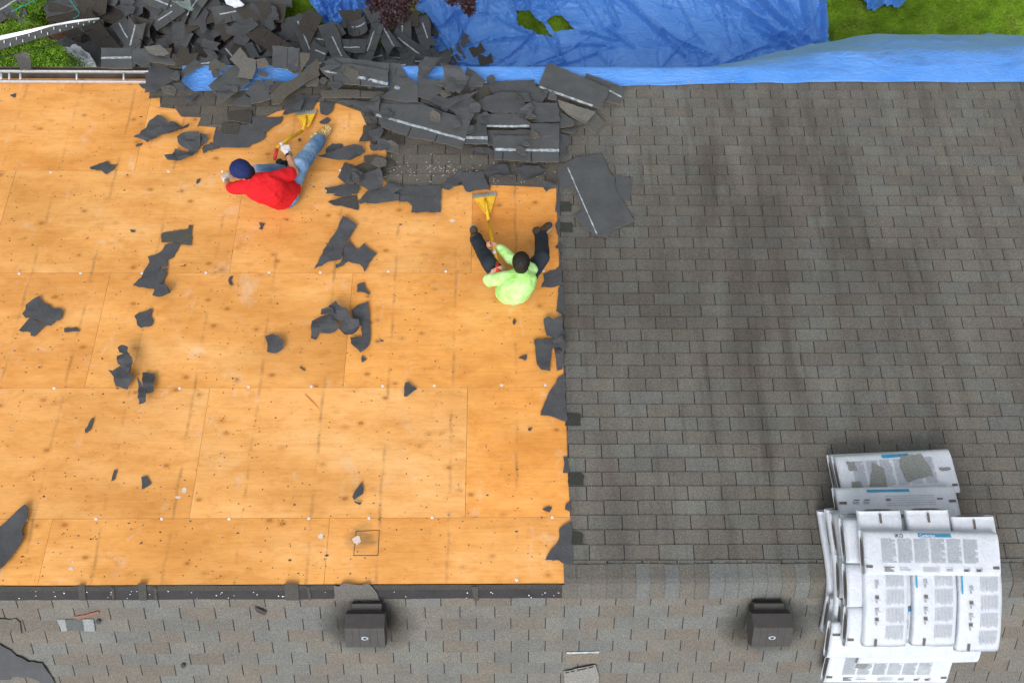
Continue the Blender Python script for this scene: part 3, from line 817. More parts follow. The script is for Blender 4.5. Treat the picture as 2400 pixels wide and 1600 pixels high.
felt('triangular felt piece lying across the horizontal seam under the long strip', Z5([(1310, 985), (1390, 965), (1450, 965), (1480, 915), (1550, 905), (1500, 1070), (1440, 1105), (1225, 1055)]), amp=.010)
felt('small rolled felt end with a dark hollow at the foot of the triangular piece', Z5([(1440, 1105), (1470, 1060), (1540, 1060), (1660, 1115), (1600, 1135), (1540, 1160), (1470, 1180), (1415, 1160)]), amp=.02, h=.015, curls=[(393, 680, 35, .03)])
felt('broad ragged felt blob near the left edge of the roof', Z5([(245, 1240), (300, 1200), (375, 1160), (430, 1225), (490, 1270), (560, 1270), (595, 1300), (570, 1380), (480, 1430), (420, 1425), (380, 1385), (320, 1370), (245, 1360), (215, 1320)]), amp=.010, jg=.009)
felt('kite shaped felt piece touching the broad ragged blob from below', Z5([(285, 1355), (430, 1430), (330, 1525), (290, 1520), (290, 1490), (185, 1475)]), amp=.006, h=.012)
felt('low flat sliver of felt right of the kite shaped piece', Z5([(595, 1450), (660, 1450), (705, 1440), (745, 1475), (600, 1487)]), amp=.004)
felt('notched square of felt with brown streaks below the long chain', Z5([(1240, 1340), (1390, 1270), (1410, 1290), (1390, 1330), (1415, 1380), (1405, 1430), (1300, 1450), (1265, 1420), (1260, 1375)]), amp=.008)
felt('leaning blade shaped felt strip between the two workers', Z6([(805, 430), (905, 490), (935, 520), (905, 560), (860, 640), (820, 700), (790, 830), (640, 865), (545, 918), (690, 640), (740, 580)]), amp=.016, h=.02, curls=[(832, 535, 25, .09)])
felt('spread winged felt scrap under the blade shaped strip', Z6([(860, 645), (940, 730), (1000, 675), (1040, 720), (1115, 775), (1040, 860), (1000, 940), (960, 870), (850, 840), (800, 880), (735, 905), (735, 870), (790, 835), (820, 710)]), amp=.012, h=.004)
felt('fan shaped felt scrap with a comb edge right of the short vertical seam', Z6([(930, 1050), (1000, 1035), (1015, 1090), (1050, 1130), (1045, 1150), (1000, 1125), (930, 1120)]), amp=.01)
felt('crumpled felt flap lying in the middle of the centre cluster', Z6([(680, 1270), (750, 1225), (800, 1285), (870, 1320), (890, 1390), (960, 1400), (970, 1490), (960, 1530), (830, 1530), (770, 1470), (790, 1400), (740, 1380), (700, 1300)]), amp=.035, h=.03, curls=[(838, 765, -35, .08)])
felt('straight edged felt sheet at the right of the centre cluster', Z6([(880, 1290), (930, 1245), (1040, 1215), (1055, 1560), (1040, 1620), (965, 1680), (880, 1600), (870, 1540), (970, 1540), (975, 1440), (900, 1380)]), amp=.016, h=.006)
felt('drooping felt rag at the left of the centre cluster', Z6([(520, 1390), (600, 1350), (680, 1330), (740, 1345), (740, 1390), (770, 1420), (760, 1460), (690, 1500), (580, 1500), (560, 1560), (510, 1550)]), amp=.022, h=.006)
felt('dark rolled felt curl on top of the drooping rag', Z6([(610, 1350), (620, 1300), (680, 1285), (730, 1300), (745, 1380), (690, 1350)]), amp=.03, h=.05, curls=[(770, 735, 100, .035)])
felt('round cupped felt scrap alone left of the centre cluster', [(623, 790), (640, 785), (658, 788), (670, 800), (668, 820), (650, 830), (628, 827), (630, 812)], amp=.02, h=.01, curls=[(652, 806, 40, .06)])
felt('hooked felt crumb below the red shirt', Z6([(30, 480), (85, 490), (60, 545), (30, 540), (45, 515)]), amp=.006)
felt('folded felt triangle just under the centre cluster', Y1([(975, 130), (1020, 170), (975, 198)]), amp=.006)
felt('tiny felt oblong left of the short vertical seam', Y1([(405, 230), (455, 260), (450, 275), (405, 245)]), amp=.003)
felt('fist sized felt scrap sitting on the long seam near the pale sheet', Y1([(1375, 385), (1405, 380), (1420, 400), (1485, 440), (1390, 515), (1360, 510)]), amp=.012)
felt('flame shaped felt scrap low on the pale plywood sheet', Y1([(980, 1290), (990, 1400), (905, 1460), (890, 1430), (935, 1350)]), amp=.012)
felt('small felt tail under the flame shaped scrap', Y1([(905, 1465), (975, 1480), (960, 1505), (910, 1480)]), amp=.012)
felt('five pointed felt sheet at the left of the rolled up felt', Y0([(1020, 278), (1060, 285), (1130, 240), (1200, 300), (1290, 345), (1240, 370), (1190, 455), (1090, 430), (1070, 340)]), amp=.022, h=.03)
felt('thick rolled up felt tube standing off the plywood at left', Y0([(1125, 170), (1190, 150), (1150, 140), (1130, 90), (1165, 65), (1230, 90), (1225, 130), (1270, 190), (1290, 260), (1300, 345), (1240, 330), (1180, 270), (1135, 240)]), amp=.03, h=.08, curls=[(318, 845, 0, .05)])
felt('long curled felt tongue hanging from the rolled up tube', Y0([(1295, 345), (1330, 400), (1340, 470), (1370, 465), (1395, 580), (1310, 598)]), amp=.02, h=.05, curls=[(345, 930, 0, .05)])
felt('dark upright felt flap at the right of the rolled up tube', Y0([(1325, 295), (1435, 300), (1445, 480), (1390, 500), (1330, 465)]), amp=.03, h=.015, curls=[(362, 890, 10, .05)])
felt('thin felt sliver shaped like a feather on the left plywood', Y0([(790, 845), (785, 810), (850, 710), (870, 705), (835, 820)]), amp=.006)
felt('short upright felt strip left of the rounded felt tab', Y0([(1030, 1285), (1055, 1180), (1085, 1185), (1060, 1270)]), amp=.004)
felt('rounded felt tab below the long left seam', Y0([(1305, 1245), (1355, 1237), (1395, 1310), (1310, 1360), (1310, 1300)]), amp=.005)
felt('big smooth felt wedge cut by the left picture edge near the ridge', [(-60, 1300), (0, 1240), (40, 1205), (65, 1183), (72, 1188), (70, 1215), (58, 1245), (60, 1265), (45, 1290), (20, 1325), (0, 1345), (-60, 1380)], amp=.02, h=.02, freq=3)
BG = 'torn felt edges along the cut line of the shingles'
felt('squarish felt flap at the shingle edge right of the green shirt', Z7([(285, 950), (380, 920), (440, 925), (455, 930), (455, 1065), (265, 1078), (295, 1020)]), amp=.006, group=BG)
felt('narrow felt fringe along the shingle edge below the squarish flap', Z7([(425, 1080), (470, 1060), (480, 1330), (405, 1295), (415, 1200)]), amp=.006, group=BG)
felt('pointed felt corner at the shingle edge above the squarish flap', Z7([(455, 860), (390, 925), (455, 940)]), amp=.006, group=BG)
felt('small felt thorn at the shingle edge level with the dark haired head', Z7([(450, 655), (395, 705), (430, 730), (465, 775)]), amp=.006, group=BG)
felt('felt tatters at the shingle edge beside the brown boot', Z7([(440, 440), (400, 490), (395, 520), (415, 595), (440, 590)]), amp=.010, group=BG)
felt('narrow felt sliver at the shingle edge up-roof of the brown boot', Z7([(425, 200), (405, 300), (400, 390), (440, 390), (440, 210)]), amp=.008, group=BG)
felt('curled felt hump overhanging the shingle edge', [(1273, 753), (1284, 748), (1297, 755), (1316, 745), (1322, 790), (1300, 800), (1280, 790)], amp=.02, h=.03, group=BG)
felt('tall rounded felt flap under the curled hump', [(1252, 797), (1302, 795), (1292, 825), (1290, 872), (1268, 868), (1258, 855)], amp=.012, h=.012, group=BG)
felt('dark twisted felt roll resting on the shingles next to the rounded flap', [(1295, 800), (1325, 793), (1335, 815), (1320, 830), (1318, 868), (1305, 872), (1300, 840)], amp=.03, h=.02, curls=[(1312, 820, 20, .05)], group=BG)
felt('large shark fin of felt at the shingle edge level with the fist sized scrap', Y2([(480, 300), (490, 480), (500, 740), (400, 705), (330, 685), (260, 680), (300, 560), (360, 440), (430, 330)]), amp=.008, group=BG)
felt('thin torn felt tongue at the shingle edge below the shark fin', Y2([(470, 1060), (510, 1060), (525, 1210), (465, 1210), (480, 1120)]), amp=.006, group=BG)
felt('stubby felt corner at the shingle edge above the last seam', Y2([(530, 1470), (550, 1568), (485, 1545), (490, 1500)]), amp=.006, group=BG)
felt('broad stepped felt skirt at the lowest end of the shingle edge', X2([(520, 90), (545, 120), (560, 475), (480, 480), (425, 440), (305, 440), (360, 340), (430, 260), (430, 160)]), amp=.008, group=BG)
for i, (lab, pts) in enumerate([
    ('arrowhead felt crumb beside the shingle edge, above the shark fin', Y2([(55, 155), (135, 120), (125, 180)])),
    ('tiny felt crumb just under the shark fin shaped felt', Y2([(145, 800), (190, 795), (165, 825), (150, 820)])),
    ('bow tie felt crumb near the stubby corner of the shingle edge', Y2([(275, 1540), (335, 1515), (370, 1525), (345, 1568), (310, 1560)])),
    ('diamond felt crumb right of the small seam line below the felt hump', Z7([(5, 1390), (20, 1360), (40, 1385), (22, 1420), (8, 1410)])),
    ('slim felt crumb under the long chain of torn felt', Z5([(2100, 1010), (2115, 975), (2145, 975), (2125, 1010), (2145, 1055), (2125, 1060)])),
    ('leaf sized felt crumb left of the red shirt', Z5([(1805, 120), (1815, 85), (1845, 80), (1835, 110), (1815, 130)])),
    ('oval felt crumb right of the triangular felt piece', Z5([(1680, 880), (1715, 865), (1700, 885)])),
    ('little oblong felt crumb left of the rectangular shingle piece', Z5([(1195, 545), (1240, 550), (1250, 565), (1215, 573)])),
    ('three pointed felt crumb in the upper left corner of the plywood', Z0([(95, 880), (150, 865), (140, 905), (110, 890)])),
    ('bent felt crumb left of the winged sheet', Z0([(1250, 1340), (1315, 1320), (1300, 1345), (1255, 1355)])),
    ('dark felt crumb under the shovel of the worker in the green shirt', [(1136, 440), (1150, 436), (1148, 446)]),
    ('grey felt crumb between the red shirt sleeve and the yellow blade', C6([(285, 1145), (325, 1140), (320, 1175), (295, 1180)])),
]):
    felt(lab, pts, amp=.004, jg=.003, group='small crumbs of felt')
# ---- scraps on the lower slope
scrap('shingle_scrap', 'brown granule shingle scrap with a scalloped end at the lower left picture edge', 'shingle scrap', [(-40, 1448), (0, 1445), (15, 1446), (25, 1448), (40, 1445), (50, 1455), (52, 1470), (54, 1482), (45, 1480), (30, 1470), (25, 1483), (0, 1472), (-40, 1478)], 'lo', 'scrap_gran', .013, .006, col=(.14, .13, .11))
scrap('felt_scrap', 'large smooth felt sheet in the bottom left corner of the roof', 'felt scrap', [(-60, 1490), (0, 1502), (35, 1525), (70, 1545), (102, 1548), (120, 1575), (140, 1612), (110, 1612), (95, 1590), (70, 1580), (35, 1580), (28, 1587), (0, 1588), (-60, 1590)], 'lo', 'felt', .013, .010, freq=3)
scrap('shingle_scrap', 'dark narrow shingle offcut just below the ridge left of the first vent', 'shingle scrap', [(598, 1416), (627, 1429), (623, 1436), (602, 1428)], 'lo', 'scrap_gran', .018, .006, col=(.07, .066, .06))
scrap('shingle_patch', 'pale new shingle tab with a dark middle set into the old grey roof', 'shingle patch', [(135, 1447), (221, 1447), (226, 1475), (146, 1475)], 'lo', 'scrap_gran', .013, .001, jg=.001, col=(.27, .29, .30))
scrap('shingle_patch', 'dark grey middle stripe of the pale new shingle tab', 'shingle patch', [(155, 1447.5), (195, 1447.5), (200, 1474.5), (160, 1474.5)], 'lo', 'scrap_gran', .0168, .001, jg=.001, col=(.105, .115, .115), thick=.0015)
scrap('sealant_smear', 'reddish brown sealant smear above the pale shingle tab', 'sealant', [(176, 1445), (180, 1440), (205, 1436), (232, 1428), (236, 1433), (215, 1439), (190, 1447)], 'lo', 'scrap_gran', .013, .002, jg=.002, thick=.002, col=(.27, .13, .09))
scrap('shingle_patch', 'browner repaired tab with a grey felt lip near the bottom middle', 'shingle patch', [(1325, 1528), (1404, 1527), (1403, 1551), (1325, 1551)], 'lo', 'scrap_gran', .012, .001, jg=.001, col=(.19, .165, .135), tape=[((1327, 1526), (1404, 1524), .02)])
scrap('shingle_scrap', 'loose shingle turned up to show its dashed glue line near the bottom middle', 'shingle scrap', [(1321, 1567), (1394, 1551), (1403, 1577), (1402, 1600), (1324, 1600)], 'lo', 'scrap_gran', .022, .003, jg=.002, col=(.24, .235, .215),
      cuts=[((1324, 1570), (1333, 1568), .012), ((1338, 1567), (1346, 1565), .012), ((1352, 1564), (1374, 1559), .012), ((1378, 1558), (1391, 1555), .012)])
# a pebble / cap on the lower slope
for (px, py, lab) in ((430, 1558, 'small dark stone lying on the lower slope between the patch and the vent'), (232, 1455, 'small dark stone beside the pale new shingle tab')):
    m = MB(); p = lo_at(px, py, .02); m.ball(p + Vector((0, 0, .006)), (.020, .026, .014))
    for i, v in enumerate(m.v): m.v[i] = v + Vector((noise.noise(v * 60), noise.noise(v * 55 + Vector((9, 0, 0))), 0)) * .006
    tag(m.build('stone', M['felt'], smooth=True), lab, 'stone')
# splinter of wood
m = MB(); a = up_at(714, 924, .006); b = up_at(747, 958, .006); m.tube([a, (a + b) / 2 + Vector((0, 0, .006)), b], [.004, .005, .002], 6)
tag(m.build('wood_splinter', M['ply'], cols=True), 'long pale wood splinter on the pale plywood sheet', 'splinter')

# ------------------------------------------------------------------ heaped shingles on the roof edge
HG = 'stripped shingles and felt heaped along the eave'
def back(label, pts, h=.08, **k):
    k.setdefault('amp', .012); k.setdefault('freq', 3.0); k.setdefault('jg', .003); k.setdefault('group', HG); k.setdefault('thick', .006)
    return scrap('shingle_strip', label, 'shingle strip', pts, 'up', 'back', h, **k)
def gran(label, pts, h=.07, **k):
    k.setdefault('amp', .012); k.setdefault('freq', 3.0); k.setdefault('jg', .003); k.setdefault('group', HG); k.setdefault('thick', .006)
    k.setdefault('col', (.105, .100, .088))
    return scrap('shingle_strip', label, 'shingle strip', pts, 'up', 'scrap_gran', h, **k)
def hfelt(label, pts, h=.05, **k):
    k.setdefault('amp', .03); k.setdefault('group', HG); k.setdefault('freq', 4.0)
    return scrap('felt_scrap', label, 'felt scrap', pts, 'up', 'felt', h, **k)
T = 0.028
back('broad slate coloured strip at the right end of the heap, over the blue tarp', C7([(1330, 165), (1700, 330), (1965, 440), (1870, 660), (1500, 540), (1200, 410), (1290, 185)]), .11, tape=[(C7([(1215, 422)])[0], C7([(1780, 625)])[0], T)], amp=.008)
back('second strip sticking out past the right end of the heap toward the shingles', C7([(1720, 240), (2140, 400), (2070, 575), (1900, 540), (1700, 300)]), .06, tape=[(C7([(1965, 430)])[0], C7([(2095, 500)])[0], .02)], amp=.006)
back('short strip end under the left side of the broad slate strip', C7([(1180, 390), (1320, 440), (1240, 580), (1060, 555)]), .07)
gran('pale grey curled shingle with granules up, under the broad slate strip', C7([(1410, 540), (1600, 600), (1820, 670), (1700, 820), (1560, 740), (1430, 620)]), .08, curls=[(1350, 285, -120, .12)], col=(.17, .165, .15))
gran('grey granule tab poking out below the pale curled shingle', C7([(1800, 640), (1930, 760), (1820, 885), (1690, 810)]), .04, col=(.11, .11, .10))
back('pointed strip stub at the right rim of the heap', C7([(1440, 660), (1560, 740), (1590, 790), (1580, 815), (1435, 840)]), .07)
back('thin strip edge below the pointed stub', C7([(1440, 830), (1640, 800), (1580, 875), (1435, 850)]), .03)
back('slate strip in the middle of the heap with a whitish glue line along it', C7([(560, 705), (1000, 700), (1120, 800), (1110, 850), (650, 840), (545, 770)]), .10, tape=[(C7([(650, 838)])[0], C7([(1105, 835)])[0], T)])
back('square ended slate strip above the long grooved one', C7([(1120, 800), (1430, 800), (1425, 940), (1120, 940)]), .09)
back('brownish shaded strip face below the whitish glue line', C7([(650, 855), (1130, 850), (1130, 940), (660, 1030)]), .06)
back('long slate strip with three tabs and a bright glue line, lowest in the heap', C7([(710, 935), (1425, 930), (1420, 1215), (1130, 1215), (830, 1195), (740, 1190), (720, 1050)]), .095, amp=.006, tape=[(C7([(740, 1082)])[0], C7([(965, 1084)])[0], .036), (C7([(1050, 1088)])[0], C7([(1425, 1092)])[0], .036)], cuts=[(C7([(828, 1110)])[0], C7([(818, 1196)])[0], .010), (C7([(1126, 1115)])[0], C7([(1128, 1216)])[0], .012)])
back('small torn flap bridging the bright glue line', C7([(960, 1070), (1010, 1060), (1060, 1085), (1075, 1155), (1030, 1165), (960, 1110)]), .125, amp=.01)
back('strip end with a bright glue line left of the three tab strip', C7([(480, 820), (650, 840), (668, 1035), (420, 1030), (370, 960), (470, 950)]), .105, tape=[(C7([(375, 962)])[0], C7([(660, 975)])[0], .04)])
hfelt('dark felt fold under the strip ends, left of the three tab strip', C7([(420, 1040), (670, 1040), (740, 1080), (720, 1120), (600, 1100), (430, 1055)]), .04)
back('longest slanting slate strip with a glue line and open tab slots', R1([(1120, 1125), (1150, 1030), (1400, 1040), (1540, 1040), (1975, 1190), (1960, 1250), (1900, 1440), (1650, 1375), (1410, 1330), (1170, 1240)]), .13, amp=.008, tape=[(R1([(1122, 1135)])[0], R1([(1925, 1362)])[0], .03)], cuts=[(R1([(1442, 1245)])[0], R1([(1405, 1332)])[0], .010), (R1([(1680, 1310)])[0], R1([(1652, 1380)])[0], .010)])
back('upper slanting slate strip lying along the longest one', R1([(1130, 955), (1400, 960), (1700, 1075), (1970, 1180), (1960, 1240), (1400, 1110), (1130, 1040)]), .10, cuts=[(R1([(1705, 1085)])[0], R1([(1670, 1130)])[0], .006)])
back('strip with a whitish glue line at the top left of the heap, bowed upward', R1([(620, 735), (700, 690), (900, 680), (1235, 740), (1230, 890), (1000, 880), (740, 850), (640, 760)]), .14, amp=.02, tape=[(R1([(660, 752)])[0], R1([(940, 795)])[0], .02), (R1([(960, 805)])[0], R1([(1228, 865)])[0], .036)], cuts=[(R1([(738, 795)])[0], R1([(740, 852)])[0], .010), (R1([(983, 835)])[0], R1([(985, 880)])[0], .012)])
gran('brown granule strip along the bottom of the bowed strip', R1([(610, 880), (800, 870), (1195, 895), (1150, 950), (980, 950), (620, 945)]), .07, cuts=[(R1([(975, 880)])[0], R1([(972, 950)])[0], .006)])
back('flat strip behind the bowed strip, touching the blue tarp', R1([(645, 640), (750, 600), (1000, 620), (1240, 650), (1235, 730), (1000, 700), (700, 690)]), .10)
back('dim strip running right behind the bowed strip to the blue tarp', R1([(900, 610), (1150, 635), (1330, 640), (1400, 760), (1340, 880), (1235, 890), (1230, 700), (1000, 650)]), .08, cuts=[(R1([(1303, 680)])[0], R1([(1290, 750)])[0], .006)])
gran('long bent brown strip leaning over the first yellow blade', R1([(170, 975), (300, 860), (600, 735), (620, 790), (470, 880), (330, 980), (260, 1060), (195, 1060), (180, 1010)]), .16, amp=.02, step=.06, col=(.095, .088, .074))
back('rounded slate tab standing over the gutter at the heap top', R1([(200, 550), (440, 565), (430, 720), (330, 745), (200, 740)]), .18, amp=.02, cuts=[(R1([(335, 570)])[0], R1([(325, 730)])[0], .005)])
gran('tilted brown granule tab right of the rounded slate tab', R1([(330, 740), (400, 640), (440, 600), (535, 610), (530, 660), (450, 760), (390, 785)]), .17, tilt=(.1, .05), col=(.115, .105, .088))
gran('narrow brown granule strip rising behind the long bent strip', R1([(380, 830), (590, 640), (615, 680), (610, 740), (400, 860)]), .15, col=(.10, .09, .075))
back('squarish slate sheet in the middle of the heap, one corner torn', R1([(1270, 900), (1320, 790), (1430, 800), (1500, 860), (1500, 1010), (1390, 1010), (1140, 975)]), .12, tape=[(R1([(1290, 880)])[0], R1([(1335, 895)])[0], .04)])
hfelt('arched felt sheet rolling up beside the blue tarp', R1([(1500, 690), (1560, 610), (1740, 620), (1700, 690), (1640, 740), (1600, 800), (1500, 790)]), .12, curls=[(1010, 175, -30, .10)])
hfelt('saw toothed felt flap folded down in the middle of the heap', R1([(1730, 690), (1900, 720), (1950, 860), (1880, 970), (1840, 950), (1820, 965), (1800, 940), (1780, 955), (1755, 930), (1730, 900), (1740, 800)]), .15, curls=[(1050, 215, 80, .10)])
back('smooth slate piece left of the saw toothed flap', R1([(1490, 780), (1600, 800), (1730, 810), (1720, 900), (1620, 1000), (1500, 960)]), .11)
hfelt('pointed felt blade lying under the saw toothed flap', R1([(1600, 1010), (1680, 960), (1780, 990), (2050, 930), (1860, 1035), (1790, 1080), (1680, 1060)]), .13)
hfelt('felt triangle leaning toward the tarp in the heap', R1([(1940, 700), (2000, 740), (2120, 840), (2080, 890), (1980, 890), (1930, 800)]), .13)
hfelt('wide smooth felt sheet in the right half of the heap', C7([(650, 380), (720, 330), (1160, 320), (1180, 400), (1060, 560), (900, 600), (560, 640), (500, 610), (740, 480)]), .06, amp=.012, freq=2)
hfelt('broad creased felt sheet across the centre right of the heap', C7([(510, 610), (640, 520), (830, 470), (1090, 480), (1060, 580), (1130, 640), (1000, 700), (700, 690)]), .09, amp=.02, freq=2.5)
hfelt('torn felt sheet with two dark splits below the broad slate strip', C7([(1000, 640), (1130, 590), (1400, 600), (1430, 680), (1430, 800), (1180, 800), (1000, 750)]), .10, curls=[(1220, 262, 110, .07)])
hfelt('crinkled felt bit between the slanting strips and the creased sheet', C7([(280, 560), (480, 540), (560, 640), (480, 800), (380, 780), (250, 680)]), .12)
hfelt('felt filler sheet low in the heap behind the slanting strips', C7([(0, 430), (300, 480), (560, 620), (560, 760), (300, 700), (-60, 560)]), .07, amp=.02)
hfelt('curled felt lip at the left of the row above the second yellow blade', C7([(170, 1430), (280, 1340), (370, 1270), (400, 1290), (400, 1380), (240, 1490), (190, 1480)]), .03, curls=[(1055, 425, 125, .05)])
hfelt('flat pinned felt flap that the second yellow blade pries up', C7([(400, 1300), (610, 1290), (650, 1400), (700, 1490), (620, 1480), (430, 1500), (385, 1420)]), .045, amp=.008)
hfelt('wavy rolled felt right of the pried flap', C7([(610, 1310), (760, 1220), (870, 1220), (900, 1300), (950, 1350), (940, 1420), (740, 1420), (650, 1340)]), .04, curls=[(1185, 418, -90, .06)])
hfelt('humped felt roll with a dark hollow near the shingle corner', C7([(950, 1270), (1050, 1230), (1210, 1230), (1290, 1300), (1270, 1370), (1150, 1410), (1030, 1390)]), .05, curls=[(1240, 425, -60, .06)])
hfelt('small slanted felt cylinder at the corner of the plywood and the shingles', C7([(1240, 1400), (1400, 1370), (1405, 1440), (1290, 1510), (1260, 1480)]), .03, curls=[(1285, 448, 80, .04)])
# left end of the lower row
hfelt('long dark felt spear curling over the plywood right of the jeans', C8([(60, 245), (160, 200), (400, 120), (600, 50), (720, 60), (780, 160), (600, 340), (440, 290), (270, 275)]), .05, amp=.03, curls=[(835, 372, -60, .12)])
hfelt('flat ragged felt leaf above the long spear', C8([(155, 75), (260, 0), (410, 0), (430, 50), (510, 80), (400, 110), (160, 190)]), .006, amp=.008)
hfelt('rounded felt ear between the spear and the bared wood square', C8([(830, 40), (900, 20), (970, 80), (965, 120), (900, 130), (850, 110)]), .03, amp=.01)
hfelt('dark felt piece below the spear with orange showing through', C8([(440, 290), (600, 340), (650, 400), (600, 440), (560, 540), (345, 510), (390, 430)]), .012, amp=.008)
gran('broken granule shingle slab beside the bared wood square', C8([(600, 360), (760, 300), (750, 200), (900, 180), (1090, 230), (1220, 310), (1220, 370), (1080, 420), (1000, 460), (760, 515), (650, 490)]), .03, col=(.072, .068, .058), amp=.008)
hfelt('crumpled felt wad in front of the broken granule slab', C8([(650, 500), (770, 510), (1000, 440), (1100, 460), (1060, 560), (1030, 700), (830, 750), (680, 660)]), .04, curls=[(880, 420, 30, .08)])
hfelt('sharp felt corner left of the crumpled wad', C8([(345, 510), (380, 450), (450, 450), (640, 600), (490, 630)]), .015, amp=.01)
hfelt('swallow tailed felt strip pointing at the red shirt', C8([(150, 675), (490, 630), (640, 620), (680, 700), (640, 780), (400, 820), (270, 790), (350, 760), (165, 770), (185, 730)]), .02, amp=.012)
gran('pointed shingle shard under the swallow tailed strip', C8([(190, 880), (400, 820), (630, 780), (660, 1010), (600, 1000), (400, 940), (270, 930)]), .008, col=(.066, .066, .062), amp=.006)
hfelt('rumpled felt band hanging below the lower row of old shingles', C8([(660, 890), (800, 740), (1030, 690), (1100, 610), (1280, 640), (1350, 700), (1200, 770), (1290, 800), (1280, 880), (960, 920), (660, 925)]), .02, amp=.025)
hfelt('smooth felt band right of the rumpled one under the old shingles', C8([(1280, 650), (1940, 640), (1920, 740), (1790, 830), (1600, 800), (1290, 880), (1200, 770)]), .012, amp=.010)
hfelt('square cut felt apron hanging lowest onto the plywood', C8([(1290, 800), (1620, 800), (1790, 830), (1920, 740), (1915, 1055), (1465, 1055), (1480, 960), (1410, 890), (1280, 885)]), .018, amp=.010)
# around the first blade
hfelt('frayed felt strip standing on the bare wood above the tan boot', C6([(590, 650), (800, 660), (750, 780), (680, 840), (600, 820), (580, 700)]), .012, amp=.01)
hfelt('small lobed felt scrap touching the toe of the tan boot', C6([(570, 920), (680, 850), (730, 890), (680, 940), (600, 940)]), .006, amp=.008)
scrap('felt_scrap', 'shadowy dark felt under the long bent brown strip', 'felt scrap', C6([(340, 560), (600, 570), (540, 640), (480, 760), (360, 790), (80, 830), (150, 700)]), mat='felt', h=.012, amp=.02, group=HG)
hfelt('drooping felt lip along the top of the bare patch above the boot', C6([(800, 660), (1100, 660), (1370, 700), (1380, 800), (1350, 890), (1290, 895), (1190, 790), (930, 690)]), .03, curls=[(830, 262, -100, .10)])
hfelt('grey felt flag lying on the first yellow blade', C6([(180, 760), (390, 670), (360, 760), (330, 820), (230, 790)]), .075, amp=.006)
gran('square granule tab right of the bare patch by the boot', C6([(1180, 980), (1350, 970), (1440, 1030), (1290, 1190), (1120, 1200), (1170, 1080)]), .02, col=(.068, .066, .060), amp=.006)
hfelt('small cone of felt beside the square granule tab', C6([(1260, 1100), (1440, 1040), (1470, 1110), (1400, 1220), (1320, 1230)]), .05, curls=[(895, 330, 0, .06)])
# left end
hfelt('broad felt sheet draped from the gutter onto the plywood at the left end', C5([(280, 320), (380, 220), (560, 240), (760, 290), (720, 390), (560, 470), (430, 580), (280, 590), (300, 440)]), .06, amp=.03, freq=3)
hfelt('little felt square left of the draped sheet', C5([(140, 380), (290, 370), (300, 450), (220, 465), (175, 430)]), .006, amp=.006)
back('rounded strip with a pale band bent over the end of the ladder', [(255, 138), (325, 140), (327, 187), (255, 186)], .16, amp=.008, tape=[((255, 162), (325, 162), .03)])
back('wide slate sheet bulging over the gutter beside the ladder end', C5([(150, 60), (350, 80), (650, 180), (740, 260), (740, 300), (380, 230), (290, 310), (170, 250)]), .14, amp=.03)
gran('scuffed granule sheet on top of the wide slate sheet', C5([(330, 70), (550, 50), (670, 170), (600, 200), (480, 190), (400, 150)]), .20, amp=.02, col=(.14, .14, .135))
back('strip lying on the small blue tarp corner', C5([(750, 330), (960, 130), (1075, 220), (820, 370), (780, 390)]), .08)
back('diamond shaped slate strip with light edges below the small blue tarp', C5([(1150, 530), (1470, 250), (1600, 230), (1720, 480), (1610, 560), (1350, 735)]), .12, amp=.008)
gran('grey broken granule tab on top of the diamond shaped strip', C5([(1460, 210), (1600, 50), (1700, 190), (1810, 220), (1810, 350), (1760, 470), (1560, 450), (1600, 350)]), .17, col=(.15, .145, .13), amp=.01)
gran('rounded pale granule tab at the right of the broken one', C5([(1810, 210), (1930, 190), (1990, 290), (1830, 330)]), .16, col=(.14, .13, .115))
back('torn slate sheet right of the diamond shaped strip', C5([(1640, 590), (1800, 430), (1970, 480), (1960, 600), (1990, 690), (1720, 750), (1700, 640)]), .09, amp=.02)
back('slate tab peeping from under the diamond shaped strip', C5([(1350, 735), (1610, 590), (1730, 650), (1700, 750), (1450, 735)]), .05)
gran('brown rounded tab left of the long bent strip', C5([(1960, 590), (2080, 440), (2110, 520), (2060, 620), (2000, 640)]), .11, col=(.085, .068, .058))
back('folded slate tab over the blue tarp edge', C5([(1820, 330), (1970, 370), (1940, 420), (1820, 390)]), .13)
gran('single old tab left on the flat felt sheet', C5([(1280, 940), (1530, 940), (1510, 1100), (1290, 1090)]), .018, amp=.002, col=(.066, .062, .053))
gran('dark old tab with white nail heads above the flat felt sheet', C5([(1360, 790), (1700, 770), (1690, 960), (1370, 900)]), .022, amp=.002, col=(.058, .052, .046))
hfelt('felt wrinkle lying over the left rows of old shingle', C5([(820, 640), (970, 560), (1000, 570), (900, 690), (850, 720)]), .03)
# on the shingles at right
back('large scratched slate sheet dropped on the intact shingles', [(1306, 388), (1325, 387), (1351, 373), (1405, 365), (1412, 368), (1428, 410), (1438, 418), (1443, 450), (1462, 480), (1468, 494), (1487, 522), (1430, 545), (1424, 560), (1396, 556), (1366, 535), (1344, 509), (1363, 497), (1343, 443), (1316, 451), (1308, 420)], .02, amp=.008, freq=2, tape=[((1330, 398), (1398, 552), .012)])
back('small upright slate piece right of the large scratched sheet', [(1443, 416), (1481, 420), (1474, 476), (1435, 470)], .018, amp=.003)
hfelt('crumpled dark felt end against the right rim of the heap', [(1310, 320), (1332, 326), (1338, 345), (1325, 352), (1332, 372), (1312, 384), (1309, 350)], .04)
